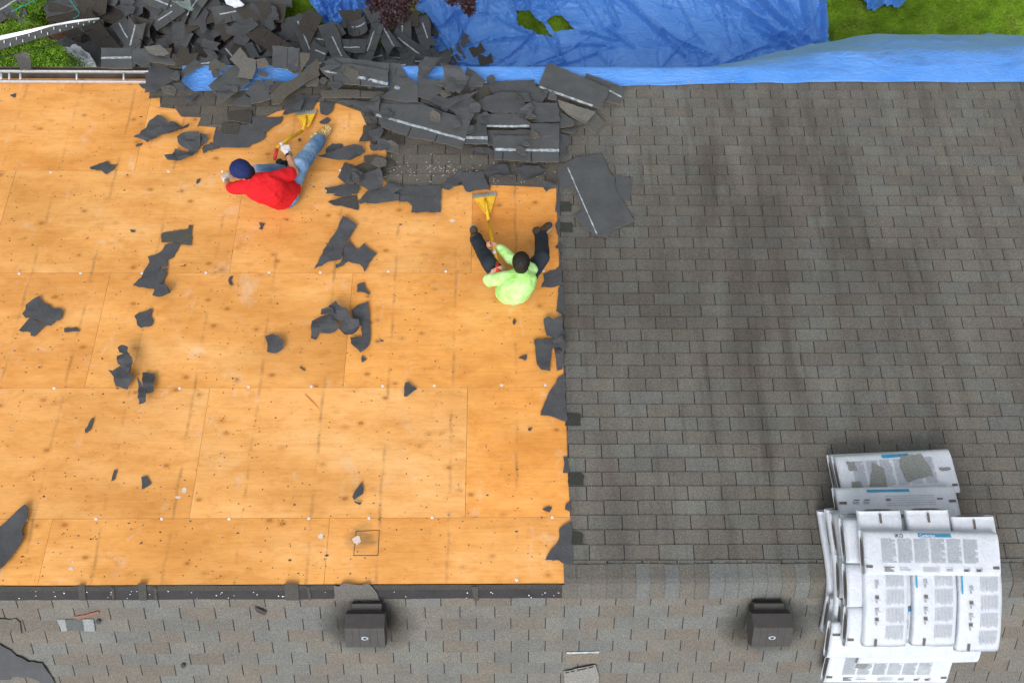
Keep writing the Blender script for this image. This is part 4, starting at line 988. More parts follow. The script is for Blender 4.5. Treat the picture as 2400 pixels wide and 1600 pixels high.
# chips of wood
rng = random.Random(77)
m = MB()
for _ in range(110):
    if rng.random() < .5: px, py = rng.gauss(1015, 60), rng.gauss(398, 12)
    else: px, py = rng.uniform(870, 1300), rng.uniform(380, 432)
    X, s_ = up2(px, py); a = rng.uniform(0, PI); l = rng.uniform(.004, .014); w_ = .0022
    c_, s2 = math.cos(a), math.sin(a)
    q = [UP(X + c_ * l * u - s2 * w_ * v, s_ + s2 * l * u + c_ * w_ * v, .0135) for u, v in ((-1, -1), (1, -1), (1, 1), (-1, 1))]
    m.add(q, [(0, 1, 2, 3)], 0)
tag(m.build('wood_chips', M['scuff']), kind='stuff')
m = MB()
for _ in range(1300):
    px, py = rng.uniform(-20, 1300), rng.uniform(200, 1366)
    if py < 300 and px > 340: continue
    X, s_ = up2(px, py); r_ = rng.uniform(.002, .0055) * (1.7 if rng.random() < .07 else 1); n_ = 6; sx_ = rng.uniform(1, 2.2)
    m.add([UP(X + sx_ * r_ * math.cos(t) * rng.uniform(.7, 1.2), s_ + r_ * math.sin(t) * rng.uniform(.7, 1.2), .0022) for t in np.linspace(0, 2 * PI, n_ + 1)[:-1]], [list(range(n_))], rng.choice([0, 0, 0, 1]))
tag(m.build('grit', [M['felt'], M['deck']]), kind='stuff')

# small torn bits strewn over the heap
rng = random.Random(55)
zones = [((880, 1300), (205, 372), 26), ((560, 760), (165, 235), 9), ((760, 900), (168, 232), 7), ((350, 560), (170, 240), 6), ((770, 900), (385, 455), 5)]
for (xr, yr, n_) in zones:
    for _ in range(n_):
        cx_, cy_ = rng.uniform(*xr), rng.uniform(*yr)
        if cx_ > 1180 and cy_ < 215: continue
        if 905 < cx_ < 1290 and cy_ > 385: continue
        if inside((cx_, cy_), [(868, 240), (800, 235), (740, 240), (740, 350), (868, 350)]): continue
        k_ = rng.randint(5, 9); R_ = rng.uniform(9, 26); a0 = rng.uniform(0, 6)
        p_ = [(cx_ + R_ * rng.uniform(.45, 1.15) * math.cos(a0 + 2 * PI * i / k_), cy_ + R_ * .8 * rng.uniform(.45, 1.1) * math.sin(a0 + 2 * PI * i / k_)) for i in range(k_)]
        t_ = rng.random(); cu_ = [(cx_, cy_, rng.uniform(0, 360), rng.uniform(.04, .09))] if rng.random() < .55 else ()
        sidew = 'left' if cx_ < 760 else 'right'
        if t_ < .62: hfelt('small torn rag of felt strewn over the %s half of the eave heap' % sidew, p_, h=rng.uniform(.10, .17), amp=.03, curls=cu_)
        elif t_ < .8: gran('small broken bit of granule shingle strewn over the %s half of the eave heap' % sidew, p_, h=rng.uniform(.10, .16), jg=.006, curls=cu_)
        else: back('small broken bit of smooth slate shingle strewn over the %s half of the eave heap' % sidew, p_, h=rng.uniform(.10, .16), jg=.006, curls=cu_)
# ------------------------------------------------------------------ tarps
def creases(seed, n, x0, x1, y0, y1, ang, spread, wd, ht):
    rng = random.Random(seed); L_ = []
    for _ in range(n):
        a = math.radians(ang + rng.gauss(0, spread)); L_.append((rng.uniform(x0, x1), rng.uniform(y0, y1), math.cos(a), math.sin(a), rng.uniform(*wd), rng.uniform(*ht), rng.uniform(.3, 1.3)))
    return L_
def crease_h(L_, x, y):
    h = 0
    for (cx, cy, dx, dy, w_, a, l) in L_:
        u = (x - cx) * dx + (y - cy) * dy; v = -(x - cx) * dy + (y - cy) * dx
        v += 0.05 * math.sin(u * 3 + cx * 7)
        if abs(u) < l and abs(v) < 3 * w_:
            k = math.cos(u / l * PI / 2); h += a * k * max(0.0, 1 - abs(v) / (w_ * 1.4))
    return h
# roof-edge tarp: from its hem on the roof, over the gutter, bellying out on the right, and down to the ground
def hem_y(px):
    pts = [(905, 205), (960, 202), (1010, 186), (1100, 192), (1230, 197), (1300, 200), (1450, 203), (1600, 199), (1640, 195), (1700, 197), (1800, 195), (1900, 193), (2100, 190), (2400, 186), (2900, 184)]
    for (a, b), (c_, d) in zip(pts, pts[1:]):
        if a <= px <= c_: return b + (d - b) * (px - a) / (c_ - a)
    return pts[0][1] if px < pts[0][0] else pts[-1][1]
def smooth(t): t = max(0, min(1, t)); return t * t * (3 - 2 * t)
CR1 = creases(4, 60, -1.6, 8.0, 2.4, 3.4, 28, 22, (.008, .02), (.004, .012))
CR2 = creases(9, 120, 1.5, 9.5, 2.8, 4.6, 2, 6, (.010, .03), (.008, .022))
def belly(px): return smooth((px - 1500) / 750)
def tarp_edge(name, pxa, pxb, hemf, label, groundz=0.0, step=7):
    cols_ = list(np.arange(pxa, pxb + 1, step)); rows = 64
    vs = []; 
    for px in cols_:
        hy = hemf(px); k = belly(px)
        hp = up_at(px, hy, .02)
        X = hp.x
        # profile points (y, z)
        P_ = [(hp.y, hp.z), (YE - .02, ZE + .035), (YE + GW + .01, ZE + .022)]
        yo = YE + GW + .03 + .88 * k; zo = ZE - .25 - 1.0 * k
        P_ += [(YE + GW + .03 + .35 * k, ZE - .10 - .10 * k), (yo, zo), (yo + .10 * k, zo - .5), (yo - .15 * k, 1.6), (yo - .2 * k + .05, groundz + .05)]
        # resample
        d = [0]
        for a, b in zip(P_, P_[1:]): d.append(d[-1] + math.hypot(b[0] - a[0], b[1] - a[1]))
        for j in range(rows):
            t = (j / (rows - 1)) ** 1.6 * d[-1]
            i = 0
            while i < len(d) - 2 and t > d[i + 1]: i += 1
            u = (t - d[i]) / max(1e-6, d[i + 1] - d[i])
            p0 = P_[max(i - 1, 0)]; p1 = P_[i]; p2 = P_[i + 1]; p3 = P_[min(i + 2, len(P_) - 1)]
            def lin(q): return p1[q] + (p2[q] - p1[q]) * u
            if i >= 2:
                def cat(q): return 0.5 * ((2 * p1[q]) + (-p0[q] + p2[q]) * u + (2 * p0[q] - 5 * p1[q] + 4 * p2[q] - p3[q]) * u * u + (-p0[q] + 3 * p1[q] - 3 * p2[q] + p3[q]) * u ** 3)
                y, z = cat(0), cat(1)
            else: y, z = lin(0), lin(1)
            am = min(1, j / 6.0)
            wv = crease_h(CR1, X, y) if i < 2 else crease_h(CR2, X, y + (ZE - z) * .6) * (0.4 + k)
            wv += (0.006 + .03 * k * (i >= 2)) * noise.noise(Vector((X * 1.3, y * 3.5, z * 2))) + .006 * noise.noise(Vector((X * 5, y * 9, z * 7)))
            if i < 2: z += max(-.004, wv * am) + .004
            else: y += wv * .7; z += wv * .7
            y += (0.006 * math.sin(X * 5.1) + .004 * math.sin(X * 13)) if j == 0 else 0
            vs.append((X, y, z))
    n_ = len(cols_); fs = []
    for i in range(n_ - 1):
        for j in range(rows - 1):
            a = i * rows + j; fs.append((a, a + rows, a + rows + 1, a + 1))
    return vs, fs, cols_, rows
vs, fs, cc_, rr_ = tarp_edge('t', 880, 2860, hem_y, '')
ta = mesh_obj('tarp', vs, fs, M['tarp'], smooth=True)
sm = ta.modifiers.new('thickness', 'SOLIDIFY'); sm.thickness = .002
tag(ta, 'long blue tarp laid over the eave and gutter, bulging outward at the right', 'tarp')
# grommets on its hem
torg = Vector(ta.location)
for px in (1614, 1717, 1793, 1978, 2140, 2259, 2326, 2480):
    p = up_at(px, hem_y(px) - 8, .032); m = MB()
    nrm = Vector((0, SP, CP))
    rg = lambda r, h: [p + Vector((r * math.cos(t), r * math.sin(t) * CP, -r * math.sin(t) * SP)) + nrm * h for t in np.linspace(0, 2 * PI, 13)[:-1]]
    m.add(rg(.014, 0) + rg(.012, .004) + rg(.006, .004), [(r * 12 + i, r * 12 + (i + 1) % 12, (r + 1) * 12 + (i + 1) % 12, (r + 1) * 12 + i) for r in range(2) for i in range(12)], 0)
    m.add(rg(.006, .0042), [list(range(12))], 1)
    m.build('grommet', [M['alu'], M['black']], ta)
def hem2(px):
    pts = [(424, 190), (440, 205), (455, 215), (560, 212), (600, 208), (640, 207), (660, 206), (700, 208), (712, 200), (760, 195)]
    for (a, b), (c_, d) in zip(pts, pts[1:]):
        if a <= px <= c_: return b + (d - b) * (px - a) / (c_ - a)
    return 200
vs, fs, _, _ = tarp_edge('t', 426, 722, hem2, '', 2.5, 5)
tb = mesh_obj('tarp', vs, fs, M['tarp'], smooth=True)
sm = tb.modifiers.new('thickness', 'SOLIDIFY'); sm.thickness = .002
tag(tb, 'smaller blue tarp corner showing through the heap above the red shirt', 'tarp')

# tarps lying on the lawn
def gpt(px, py): p = at_z(px, py, .05); return (p.x, p.y)
def ground_tarp(label, pts, holes, folds, amp, seed, grid=.026, crn=90, tr=None):
    rng = random.Random(seed)
    p2 = [gpt(*p) for p in pts]; p2 = [tuple(q) for q in jag(p2, .05, .008, rng)]
    hs_ = [[tuple(q) for q in jag([gpt(*p) for p in h], .04, .008, rng)] for h in holes]
    v2, tris = tri_sheet(p2, grid, rng, hs_)
    xs = [p[0] for p in p2]; ys = [p[1] for p in p2]
    CRs = creases(seed, crn, min(xs), max(xs), min(ys), max(ys), -35, 50, (.012, .040), (.030, .110))
    FL = []
    for (a, b, w_, ht) in folds:
        A_ = Vector(gpt(*a)); B_ = Vector(gpt(*b)); FL.append((A_, B_, w_, ht))
    def H(x, y):
        q = Vector((x, y))
        wx = x + .12 * noise.noise(Vector((x * 1.7, y * 1.7, seed))); wy = y + .12 * noise.noise(Vector((x * 1.7, y * 1.7, seed + 7)))
        r1 = 1 - abs(noise.noise(Vector((wx * 2.1, wy * 2.6, seed)))) * 2.2; r2 = 1 - abs(noise.noise(Vector((wx * 5.5, wy * 6.5, seed + 3)))) * 2.2
        loc = 0.35 + 0.65 * smooth(.5 + 1.3 * noise.noise(Vector((x * .8, y * .8, seed + 31))))
        if tr: loc *= tr(x, y)
        h = amp * (max(0, r1) ** 2 + .22 * max(0, r2) ** 2) * loc + crease_h(CRs, x, y) * (.35 + loc)
        for A_, B_, w_, ht in FL:
            d = B_ - A_; l = d.length; t = max(0, min(1, (q - A_).dot(d) / (l * l))); c_ = A_ + d * t
            off = (q - c_); sgn = off.x * d.y - off.y * d.x; dist = off.length
            # steep on one side, gentle on the other, like a fold lying over
            ww = w_ if sgn > 0 else w_ * 2.6
            h += 1.35 * ht * max(0.0, 1 - dist / (ww * 1.7)) ** 1.25 * (1 - .4 * t)
        h += .05 * noise.noise(Vector((x * 1.4 + 5, y * 1.9, seed)))
        return .03 + max(0, h)
    vs = [(x, y, H(x, y)) for x, y in v2]
    fs = []
    for t in tris:
        a, b, c_ = (v2[i] for i in t)
        ar = (b[0] - a[0]) * (c_[1] - a[1]) - (b[1] - a[1]) * (c_[0] - a[0]); fs.append(t if ar > 0 else t[::-1])
    o = mesh_obj('tarp', vs, fs, M['tarp'], smooth=False)
    s_ = o.modifiers.new('thickness', 'SOLIDIFY'); s_.thickness = .002
    return tag(o, label, 'tarp'), H
big = [(975, 20), (990, -60), (1300, -90), (1650, -90), (1890, -80), (1905, -20), (1925, 15), (1938, 35), (1944, 60), (1936, 82), (1938, 110), (1925, 122), (1900, 135), (1940, 170), (1940, 260), (1000, 260), (1010, 130), (1003, 105), (1022, 80), (1010, 50)]
holes = [[(1210, 30), (1240, 28), (1255, 45), (1275, 62), (1292, 82), (1296, 90), (1275, 86), (1240, 75), (1218, 66), (1210, 50)], [(1281, 52), (1300, 38), (1320, 45), (1335, 60), (1347, 68), (1330, 72), (1315, 70), (1298, 74), (1290, 62)]]
folds = [((1420, -40), (1600, 130), .030, .16), ((1545, 80), (1660, 128), .026, .10), ((1650, -20), (1860, 100), .04, .16), ((1740, -30), (1880, 90), .035, .16), ((1800, -40), (1900, 110), .03, .14), ((1870, -40), (1905, 120), .04, .18), ((1925, 0), (1930, 115), .03, .14),
         ((1410, -20), (1440, 60), .03, .12), ((1425, 70), (1480, 110), .02, .08), ((1360, 75), (1440, 95), .02, .06), ((1200, 0), (1300, -20), .05, .1), ((1000, 40), (1090, 150), .03, .1), ((1030, 90), (1090, 170), .02, .08), ((1060, 40), (1110, 10), .03, .07)]
def trb(x, y):
    a = gpt(1380, 0)[0]; b = gpt(1650, 0)[0]
    return 0.45 + .55 * smooth((abs(x - (a + b) / 2) - .3) / .8)
tg, HB = ground_tarp('big rumpled blue tarp spread on the lawn with two torn holes', big, holes, folds, .085, 3, tr=trb, crn=120)
t2, HL = ground_tarp('crumpled blue tarp lump on the lawn between the debris and the purple tree', [(725, -60), (730, 10), (748, 40), (765, 60), (762, 70), (775, 82), (790, 92), (806, 90), (815, 75), (840, 75), (870, 55), (890, 30), (960, 20), (960, -60)], [], [((740, 0), (770, 45), .04, .2), ((800, 0), (850, 30), .05, .2), ((780, 30), (800, 90), .04, .14), ((840, 30), (815, 80), .03, .12)], .22, 8, crn=60)
t3, HR = ground_tarp('bunched blue tarp end poking into the lawn at the top right', [(1960, -60), (1975, -10), (2000, 5), (2018, 14), (2022, 27), (2045, 28), (2075, 18), (2108, 18), (2114, 8), (2112, -60)], [], [((2000, -10), (2060, 20), .04, .16), ((2060, -10), (2110, 10), .04, .14)], .2, 12, crn=40)

# ------------------------------------------------------------------ heap of stripped shingles on the ground
def strip_variant(seed, kind, Lx, Ly, bendx, bendy, tornf=0.3):
    """local sheet lying in xy; kind: 'back' or 'gran' or 'felt'"""
    rng = random.Random(seed)
    x0, x1, y0, y1 = -Lx / 2, Lx / 2, -Ly / 2, Ly / 2
    poly = [(x0, y0)]
    ntab = max(1, int(round(Lx / .305)))
    cuts = []
    for k in range(1, ntab):
        xc = x0 + Lx * k / ntab; 
        if Ly > .2: poly += [(xc - .005, y0), (xc - .005, y0 + .125), (xc + .005, y0 + .125), (xc + .005, y0)]
    poly += [(x1, y0)]
    if rng.random() < tornf: poly += [(x1 + rng.uniform(-.1, .04), y0 + Ly * .35), (x1 - rng.uniform(0, .12), y0 + Ly * .6)]
    poly += [(x1, y1)]
    if rng.random() < tornf: poly += [(x0 + Lx * .6, y1 - rng.uniform(0, .08)), (x0 + Lx * .3, y1 + rng.uniform(-.02, .02))]
    poly += [(x0, y1)]
    if rng.random() < tornf: poly += [(x0 + rng.uniform(0, .1), y0 + Ly * .5)]
    if kind == 'felt':
        n_ = rng.randint(7, 11); poly = []
        for i in range(n_):
            a = 2 * PI * i / n_ + rng.uniform(-.2, .2); r = rng.uniform(.35, 1.25); poly.append((Lx / 2 * r * math.cos(a), Ly / 2 * r * math.sin(a)))
    jp = [tuple(q) for q in jag(poly, .08, .003 if kind != 'felt' else .010, rng)]
    v2, tris = tri_sheet(jp, .07, rng)
    off = rng.uniform(0, 30)
    def fn(x, y, t):
        z = bendx * (x / Lx * 2) ** 2 + bendy * (y / Ly * 2) ** 2 * .5 + .012 * noise.noise(Vector((x * 6 + off, y * 6, 2)))
        if bendx > .12:       # rolled
            r = Lx / 2.6; X = r * math.sin(x / r); z = (r - r * math.cos(x / r)) * 1.0; return Vector((X, y, z + t))
        return Vector((x, y, z + t))
    vs, fs, mi = solid(v2, tris, fn, .005, 0, 1, 2)
    mi = list(mi)
    def strip(a, b, wd, ms, lift):
        a = Vector(a); b = Vector(b); d = b - a; l = d.length; nn = Vector((-d.y, d.x)) / l * wd / 2; k = max(2, int(l / .05)); base = len(vs)
        for i in range(k + 1):
            q = a + d * (i / k)
            for sg in (-1, 1): u = q + nn * sg * rng.uniform(.7, 1.15); vs.append(fn(u.x, u.y, .005 + lift))
        for i in range(k): fs.append([base + 2 * i + 1, base + 2 * i + 3, base + 2 * i + 2, base + 2 * i][::-1]); mi.append(ms)
    if kind == 'back' and Ly > .2:
        a_ = rng.uniform(x0, x0 + Lx * .3); b_ = rng.uniform(x1 - Lx * .3, x1)
        strip((a_ + .02, y0 + .165), (b_ - .02, y0 + .165), .026, 3, .002)
    if kind == 'gran' and Ly > .2:
        for q in range(1): pass
    top = {'back': 'back', 'gran': 'scrap_gran', 'felt': 'felt'}[kind]
    col = rng.choice([(.085, .078, .068), (.070, .063, .055), (.11, .10, .088), (.060, .053, .047)])
    me = bpy.data.meshes.new('heap_sheet'); me.from_pydata([tuple(v) for v in vs], [], fs)
    for k in (top, 'back', 'edge', 'tape', 'black'): me.materials.append(M[k])
    me.polygons.foreach_set('material_index', mi)
    ca = me.color_attributes.new('Col', 'FLOAT_COLOR', 'CORNER'); ca.data.foreach_set('color', [col[0], col[1], col[2], 1.0] * len(me.loops))
    return me
VAR = []
specs = [('back', .91, .30, .02, .01), ('back', .91, .30, .05, .0), ('back', .61, .30, .03, .02), ('back', .61, .30, .0, .04), ('back', .305, .30, .02, .02), ('back', .46, .28, .14, 0),
         ('gran', .91, .30, .03, .0), ('gran', .61, .30, -.03, .02), ('gran', .40, .30, .02, .03), ('gran', .305, .24, .02, .01), ('gran', .55, .28, .14, 0),
         ('felt', .6, .4, .03, .05), ('felt', .8, .35, .02, .06), ('felt', .35, .3, .05, .03), ('back', .305, .14, .01, .01), ('back', .75, .30, -.04, .02)]
NM = {'back': ('shingle_strip', 'shingle strip'), 'gran': ('shingle_strip', 'shingle strip'), 'felt': ('felt_scrap', 'felt scrap')}
for i, sp in enumerate(specs): VAR.append((sp, strip_variant(200 + i, *sp)))
LBL = {'back': 'dark smooth side up, pale glue line across it', 'gran': 'brown granule side up'}
def vlabel(sp, where):
    k, lx, ly, bx_, _ = sp
    if k == 'felt': return 'ragged sheet of black felt ' + where
    size = 'full length' if lx > .85 else ('half length' if lx > .5 else 'short')
    if bx_ > .12: size = 'curled up'
    if ly < .2: return 'narrow broken shingle tab ' + where
    return '%s shingle strip, %s, %s' % (size, 'smooth dark side up' if k == 'back' else 'brown granule side up', where)
HP = 'stripped shingles thrown into the heap on the ground'
rng = random.Random(42)
def in_heap(px, py):
    poly = [(-60, -70), (640, -70), (735, -20), (745, 60), (770, 75), (800, 100), (830, 75), (880, 30), (985, 22), (1012, 60), (1022, 95), (1000, 120), (1010, 170), (-60, 180)]
    if not inside((px, py), poly): return False
    if px < 165 and 45 < py < 180: return False
    if 640 < px < 735 and -80 < py < 55: return rng.random() < .12
    if 60 < px < 110 and py < 50: return rng.random() < .3
    return True
def drop(px, py, z, var, rz, tx, ty, where, label=None, cat=None, group=HP):
    sp, me = var
    o = bpy.data.objects.new(NM[sp[0]][0], me); C.objects.link(o)
    p = at_z(px, py, z); o.location = p; o.rotation_euler = (tx, ty, rz)
    tag(o, label or vlabel(sp, where), NM[sp[0]][1], group); return o
cnt = 0
cells = []
for gy in range(-62, 176, 24):
    for gx in range(-50, 1030, 40):
        cells.append((gx + rng.uniform(-18, 18), gy + rng.uniform(-11, 11)))
rng.shuffle(cells)
for i, (px, py) in enumerate(cells):
    if cnt >= 225: break
    if not in_heap(px, py): continue
    lv = i / len(cells)
    edge_ = min(1, max(0.15, (py + 60) / 160))
    z = .04 + .50 * lv * (.45 + .6 * edge_) + .10
    if px > 940: z *= .8
    var = VAR[rng.choices(range(16), [5, 5, 4, 4, 4, 3, 4, 4, 3, 3, 2, 2, 2, 2, 4, 4])[0]]
    base = rng.choice([0, 0, .3, -.3, .9, 1.57, -1.1, 2.6, -.7])
    where = 'in the left part of the ground heap' if px < 330 else ('in the middle of the ground heap' if px < 660 else 'in the right part of the ground heap')
    drop(px, py, z, var, base + rng.gauss(0, .25) + (PI if rng.random() < .4 else 0), rng.gauss(0, .16), rng.gauss(0, .14), where); cnt += 1
# the loose pieces beyond the heap
drop(822, 45, .45, VAR[8], .1, .05, .1, '', 'rounded brown shingle slab lying alone on the crumpled blue lump')
for (px, py, r, lab) in ((1090, 95, 1.0, 'jagged dark shingle scrap highest on the big blue tarp'), (1118, 118, .5, 'brown shingle tab in the middle of the three on the big blue tarp'), (1138, 140, .2, 'small shingle tab lowest of those on the big blue tarp')):
    v = VAR[13] if r == 1.0 else VAR[9]
    o = drop(px, py, .2, v, r, 0, 0, '', lab); o.scale = (.8, .8, 1)
o = drop(1048, 138, .12, VAR[2], .5, .1, .1, '', 'half buried slate strip at the left hem of the big blue tarp')
# brown plastic / silver sheet beside the hedge
rng = random.Random(6)
def crumple(label, cat, name, pts, mat, z0, amp, seed, grid=.03):
    p2 = []
    for p in pts: q = at_z(p[0], p[1], z0); p2.append((q.x, q.y))
    rg = random.Random(seed); jp = [tuple(q) for q in jag(p2, .05, .01, rg)]; v2, tr_ = tri_sheet(jp, grid, rg)
    def fn(x, y, t):
        r1 = 1 - abs(noise.noise(Vector((x * 4 + y * 2, y * 7 - x, seed)))) * 2.4; r2 = 1 - abs(noise.noise(Vector((x * 11, y * 12, seed)))) * 2
        return Vector((x, y, z0 + amp * (max(0, r1) ** 2 + .3 * max(0, r2)) + t))
    vs, fs, mi = solid(v2, tr_, fn, .003, 0, 0, 0)
    return tag(mesh_obj(name, vs, fs, M[mat], None, mi, True), label, cat)
crumple('crumpled silver grey plastic sheet between the hedge and the heap', 'plastic sheet', 'plastic_sheet', [(148, 112), (165, 112), (180, 105), (200, 118), (222, 138), (231, 150), (230, 162), (160, 162), (158, 148), (150, 130)], 'silver', .55, .12, 3)
crumple('small crumpled white bag at the top of the ground heap', 'bag', 'plastic_bag', [(528, -10), (556, -8), (565, 5), (574, 12), (562, 20), (553, 24), (545, 16), (532, 12)], 'white', .62, .06, 4)
M['greycloth'] = plain('green_grey_cloth', (.16, .20, .185), .8, .2, .2, 10)
crumple('torn piece of green grey cloth in the ground heap', 'cloth', 'torn_cloth', [(402, 2), (430, 4), (444, -2), (456, 22), (450, 28), (430, 20)], 'greycloth', .62, .04, 5)

# ------------------------------------------------------------------ hedge, long strip across it, cords
leafm, ln_, lb_ = new_mat('hedge_leaf', .6, .3)
q = nz(ln_, pos(ln_), 9, 3, .6)
L(ln_, ramp(ln_, q, [(.3, (.07, .17, .008)), (.7, (.20, .36, .022))]), lb_.inputs['Base Color'])
M['leaf'] = leafm
def hedge(label, pts, z1, n, seed):
    rg = random.Random(seed); base_ = at_z(sum(p[0] for p in pts) / len(pts), sum(p[1] for p in pts) / len(pts), z1); base_.z = 0
    e = empty('hedge_shrub', base_, label, 'hedge')
    vs, fs = [], []
    xs = [p[0] for p in pts]; ys = [p[1] for p in pts]
    k = 0
    while k < n:
        px, py = rg.uniform(min(xs), max(xs)), rg.uniform(min(ys), max(ys))
        if not inside((px, py), pts): continue
        d = rg.random() ** 2 * .9
        p = at_z(px, py, z1); bmp = .07 * noise.noise(Vector((p.x * 5, p.y * 5, 1))) + .05 * noise.noise(Vector((p.x * 13, p.y * 13, 4)))
        p = Vector((p.x, p.y, z1 + bmp - d)) + Vector((rg.gauss(0, .02), rg.gauss(0, .02), 0))
        l = rg.uniform(.018, .035); a = Vector((rg.gauss(0, 1), rg.gauss(0, 1), rg.uniform(.1, 1.3))).normalized(); b = a.cross(Vector((rg.gauss(0, 1), rg.gauss(0, 1), rg.gauss(0, 1)))).normalized() * l * .33
        i0 = len(vs); vs += [p - b, p + b, p + a * l]; fs.append((i0, i0 + 1, i0 + 2)); k += 1
    mesh_obj('foliage', vs, fs, M['leaf'], e)
    m = MB()
    for j in range(5):
        t = base_ + Vector((rg.uniform(-.3, .3), rg.uniform(-.15, .15), 0)); m.tube([t, t + Vector((rg.gauss(0, .1), rg.gauss(0, .05), z1 - .2))], [.02, .008], 6)
    tag(m.build('trunk', M['bark'], e), kind='stuff')
    return e
hedge('clipped green hedge shrub in the left corner between the ladder and the long strip', [(-80, 118), (0, 118), (60, 100), (95, 90), (125, 96), (145, 112), (150, 135), (158, 152), (156, 172), (-80, 175)], 1.9, 26000, 1)
hedge('smaller green hedge top beyond the long grey strip', [(-80, 60), (0, 60), (30, 54), (65, 58), (68, 70), (20, 80), (-80, 100)], 1.9, 9000, 2)
hedge('strip of low green plants by the heap at the top left corner', [(26, 10), (60, 8), (95, -20), (110, 0), (95, 25), (75, 30), (60, 50), (45, 40)], .5, 7000, 3)
# long strip of shingle across the hedge: light edge and two rows of white dashes
e = empty('roofing_strip', at_z(110, 85, 2.1), 'long bent grey roofing strip with white dashes and a silver edge across the hedge', 'roofing strip', HP)
def quadstrip(name, top_, bot_, z, dz, mat, parent):
    n_ = 24; vs = []; fs = []
    for i in range(n_ + 1):
        t = i / n_
        def on(ln):
            seg = t * (len(ln) - 1); k = min(int(seg), len(ln) - 2); u = seg - k
            return (ln[k][0] + (ln[k + 1][0] - ln[k][0]) * u, ln[k][1] + (ln[k + 1][1] - ln[k][1]) * u)
        a, b = on(top_), on(bot_)
        zz = z + .05 * math.sin(t * 3)
        p, q = at_z(*a, zz), at_z(*b, zz - dz)
        vs += [p, q, q - Vector((0, 0, .005)), p - Vector((0, 0, .005))]
    for i in range(n_):
        for k in range(4):
            fs.append((i * 4 + k, i * 4 + (k + 1) % 4, i * 4 + 4 + (k + 1) % 4, i * 4 + 4 + k))
    fs += [(0, 3, 2, 1), (n_ * 4, n_ * 4 + 1, n_ * 4 + 2, n_ * 4 + 3)]
    return mesh_obj(name, vs, fs, mat, parent)
topl = [(-60, 100), (0, 84), (60, 72), (120, 58), (180, 47), (233, 42)]
midl = [(-60, 112), (0, 95), (60, 80), (120, 63), (180, 53), (233, 46)]
botl = [(-60, 140), (0, 117), (60, 100), (120, 82), (180, 65), (229, 52)]
quadstrip('silver_edge', topl, midl, 2.1, .02, M['silver'], e)
quadstrip('shingle_band', midl, botl, 2.095, .10, M['back'], e)
m = MB()
for r_ in range(2):
    for k in range(10):
        t = (k + .5 * r_ + .4) / 10.3; seg = t * 5; i = min(int(seg), 4); u = seg - i
        a = (midl[i][0] + (midl[i + 1][0] - midl[i][0]) * u, midl[i][1] + (midl[i + 1][1] - midl[i][1]) * u)
        b = (botl[i][0] + (botl[i + 1][0] - botl[i][0]) * u, botl[i][1] + (botl[i + 1][1] - botl[i][1]) * u)
        f0 = .12 + .45 * r_
        zz = 2.11 + .05 * math.sin(t * 3)
        p = at_z(a[0] + (b[0] - a[0]) * f0, a[1] + (b[1] - a[1]) * f0, zz - .10 * f0); q_ = at_z(a[0] + (b[0] - a[0]) * (f0 + .3), a[1] + (b[1] - a[1]) * (f0 + .3), zz - .10 * (f0 + .3))
        m.tube([p, q_], .006, 5)
tag(m.build('glue_dash', M['white'], e), kind='stuff')
def cord(name, label, pts, z, mat, r):
    m = MB(); P_ = [at_z(x, y, z + .03 * math.sin(i * 1.7)) for i, (x, y) in enumerate(pts)]
    m.tube(P_, r, 6); return tag(m.build(name, M[mat], smooth=True), label, 'cord')
cord('cord', 'teal cord running in from the top left corner of the yard', [(27, 28), (50, 16), (75, 5), (100, -8)], .8, 'teal', .007)
cord('cord', 'teal cord looped beside the end of the long grey strip', [(160, -6), (172, 12), (186, 30), (184, 38), (172, 44)], .8, 'teal', .007)
cord('cable', 'thin black cable sagging across the left hedge', [(-60, 142), (0, 135), (50, 124), (100, 111), (140, 99), (180, 84), (215, 70)], 2.05, 'black', .006)

# ------------------------------------------------------------------ ladder lying along the eave
lad = empty('ladder', up_at(100, 178, .1), 'white aluminium ladder lying along the eave over the gutter at the top left', 'ladder')
hl = .10
def rail(y):
    a = up_at(-420, y, 0); b = up_at(350, y, 0); z = ZE + .07
    a = at_z(-420, y, z); b = at_z(350, y, z); m = MB()
    m.box(a.x, b.x, a.y - .010, a.y + .010, z - .025, z + .025); o = m.build('rail', M['alu'], lad)
    bv = o.modifiers.new('b', 'BEVEL'); bv.width = .004; return a.y
ya = rail(166); yb = rail(190)
z = ZE + .07
for px in (-330, -265, -200, -135, -70, 3, 22, 48, 180, 290):
    x = at_z(px, 178, z).x; m = MB(); m.tube([(x, yb + .01, z), (x, ya - .01, z)], .011, 10); m.build('rung', M['alu'], lad, smooth=True)
o = scrap('shingle_strip', 'bent shingle piece hooked upright over the ladder rails', 'shingle strip', [(52, 152), (75, 147), (90, 150), (91, 184), (68, 190)], 'up', 'scrap_gran', .14, .012, group=HG, col=(.10, .10, .095), curls=[(78, 158, 60, .05)])

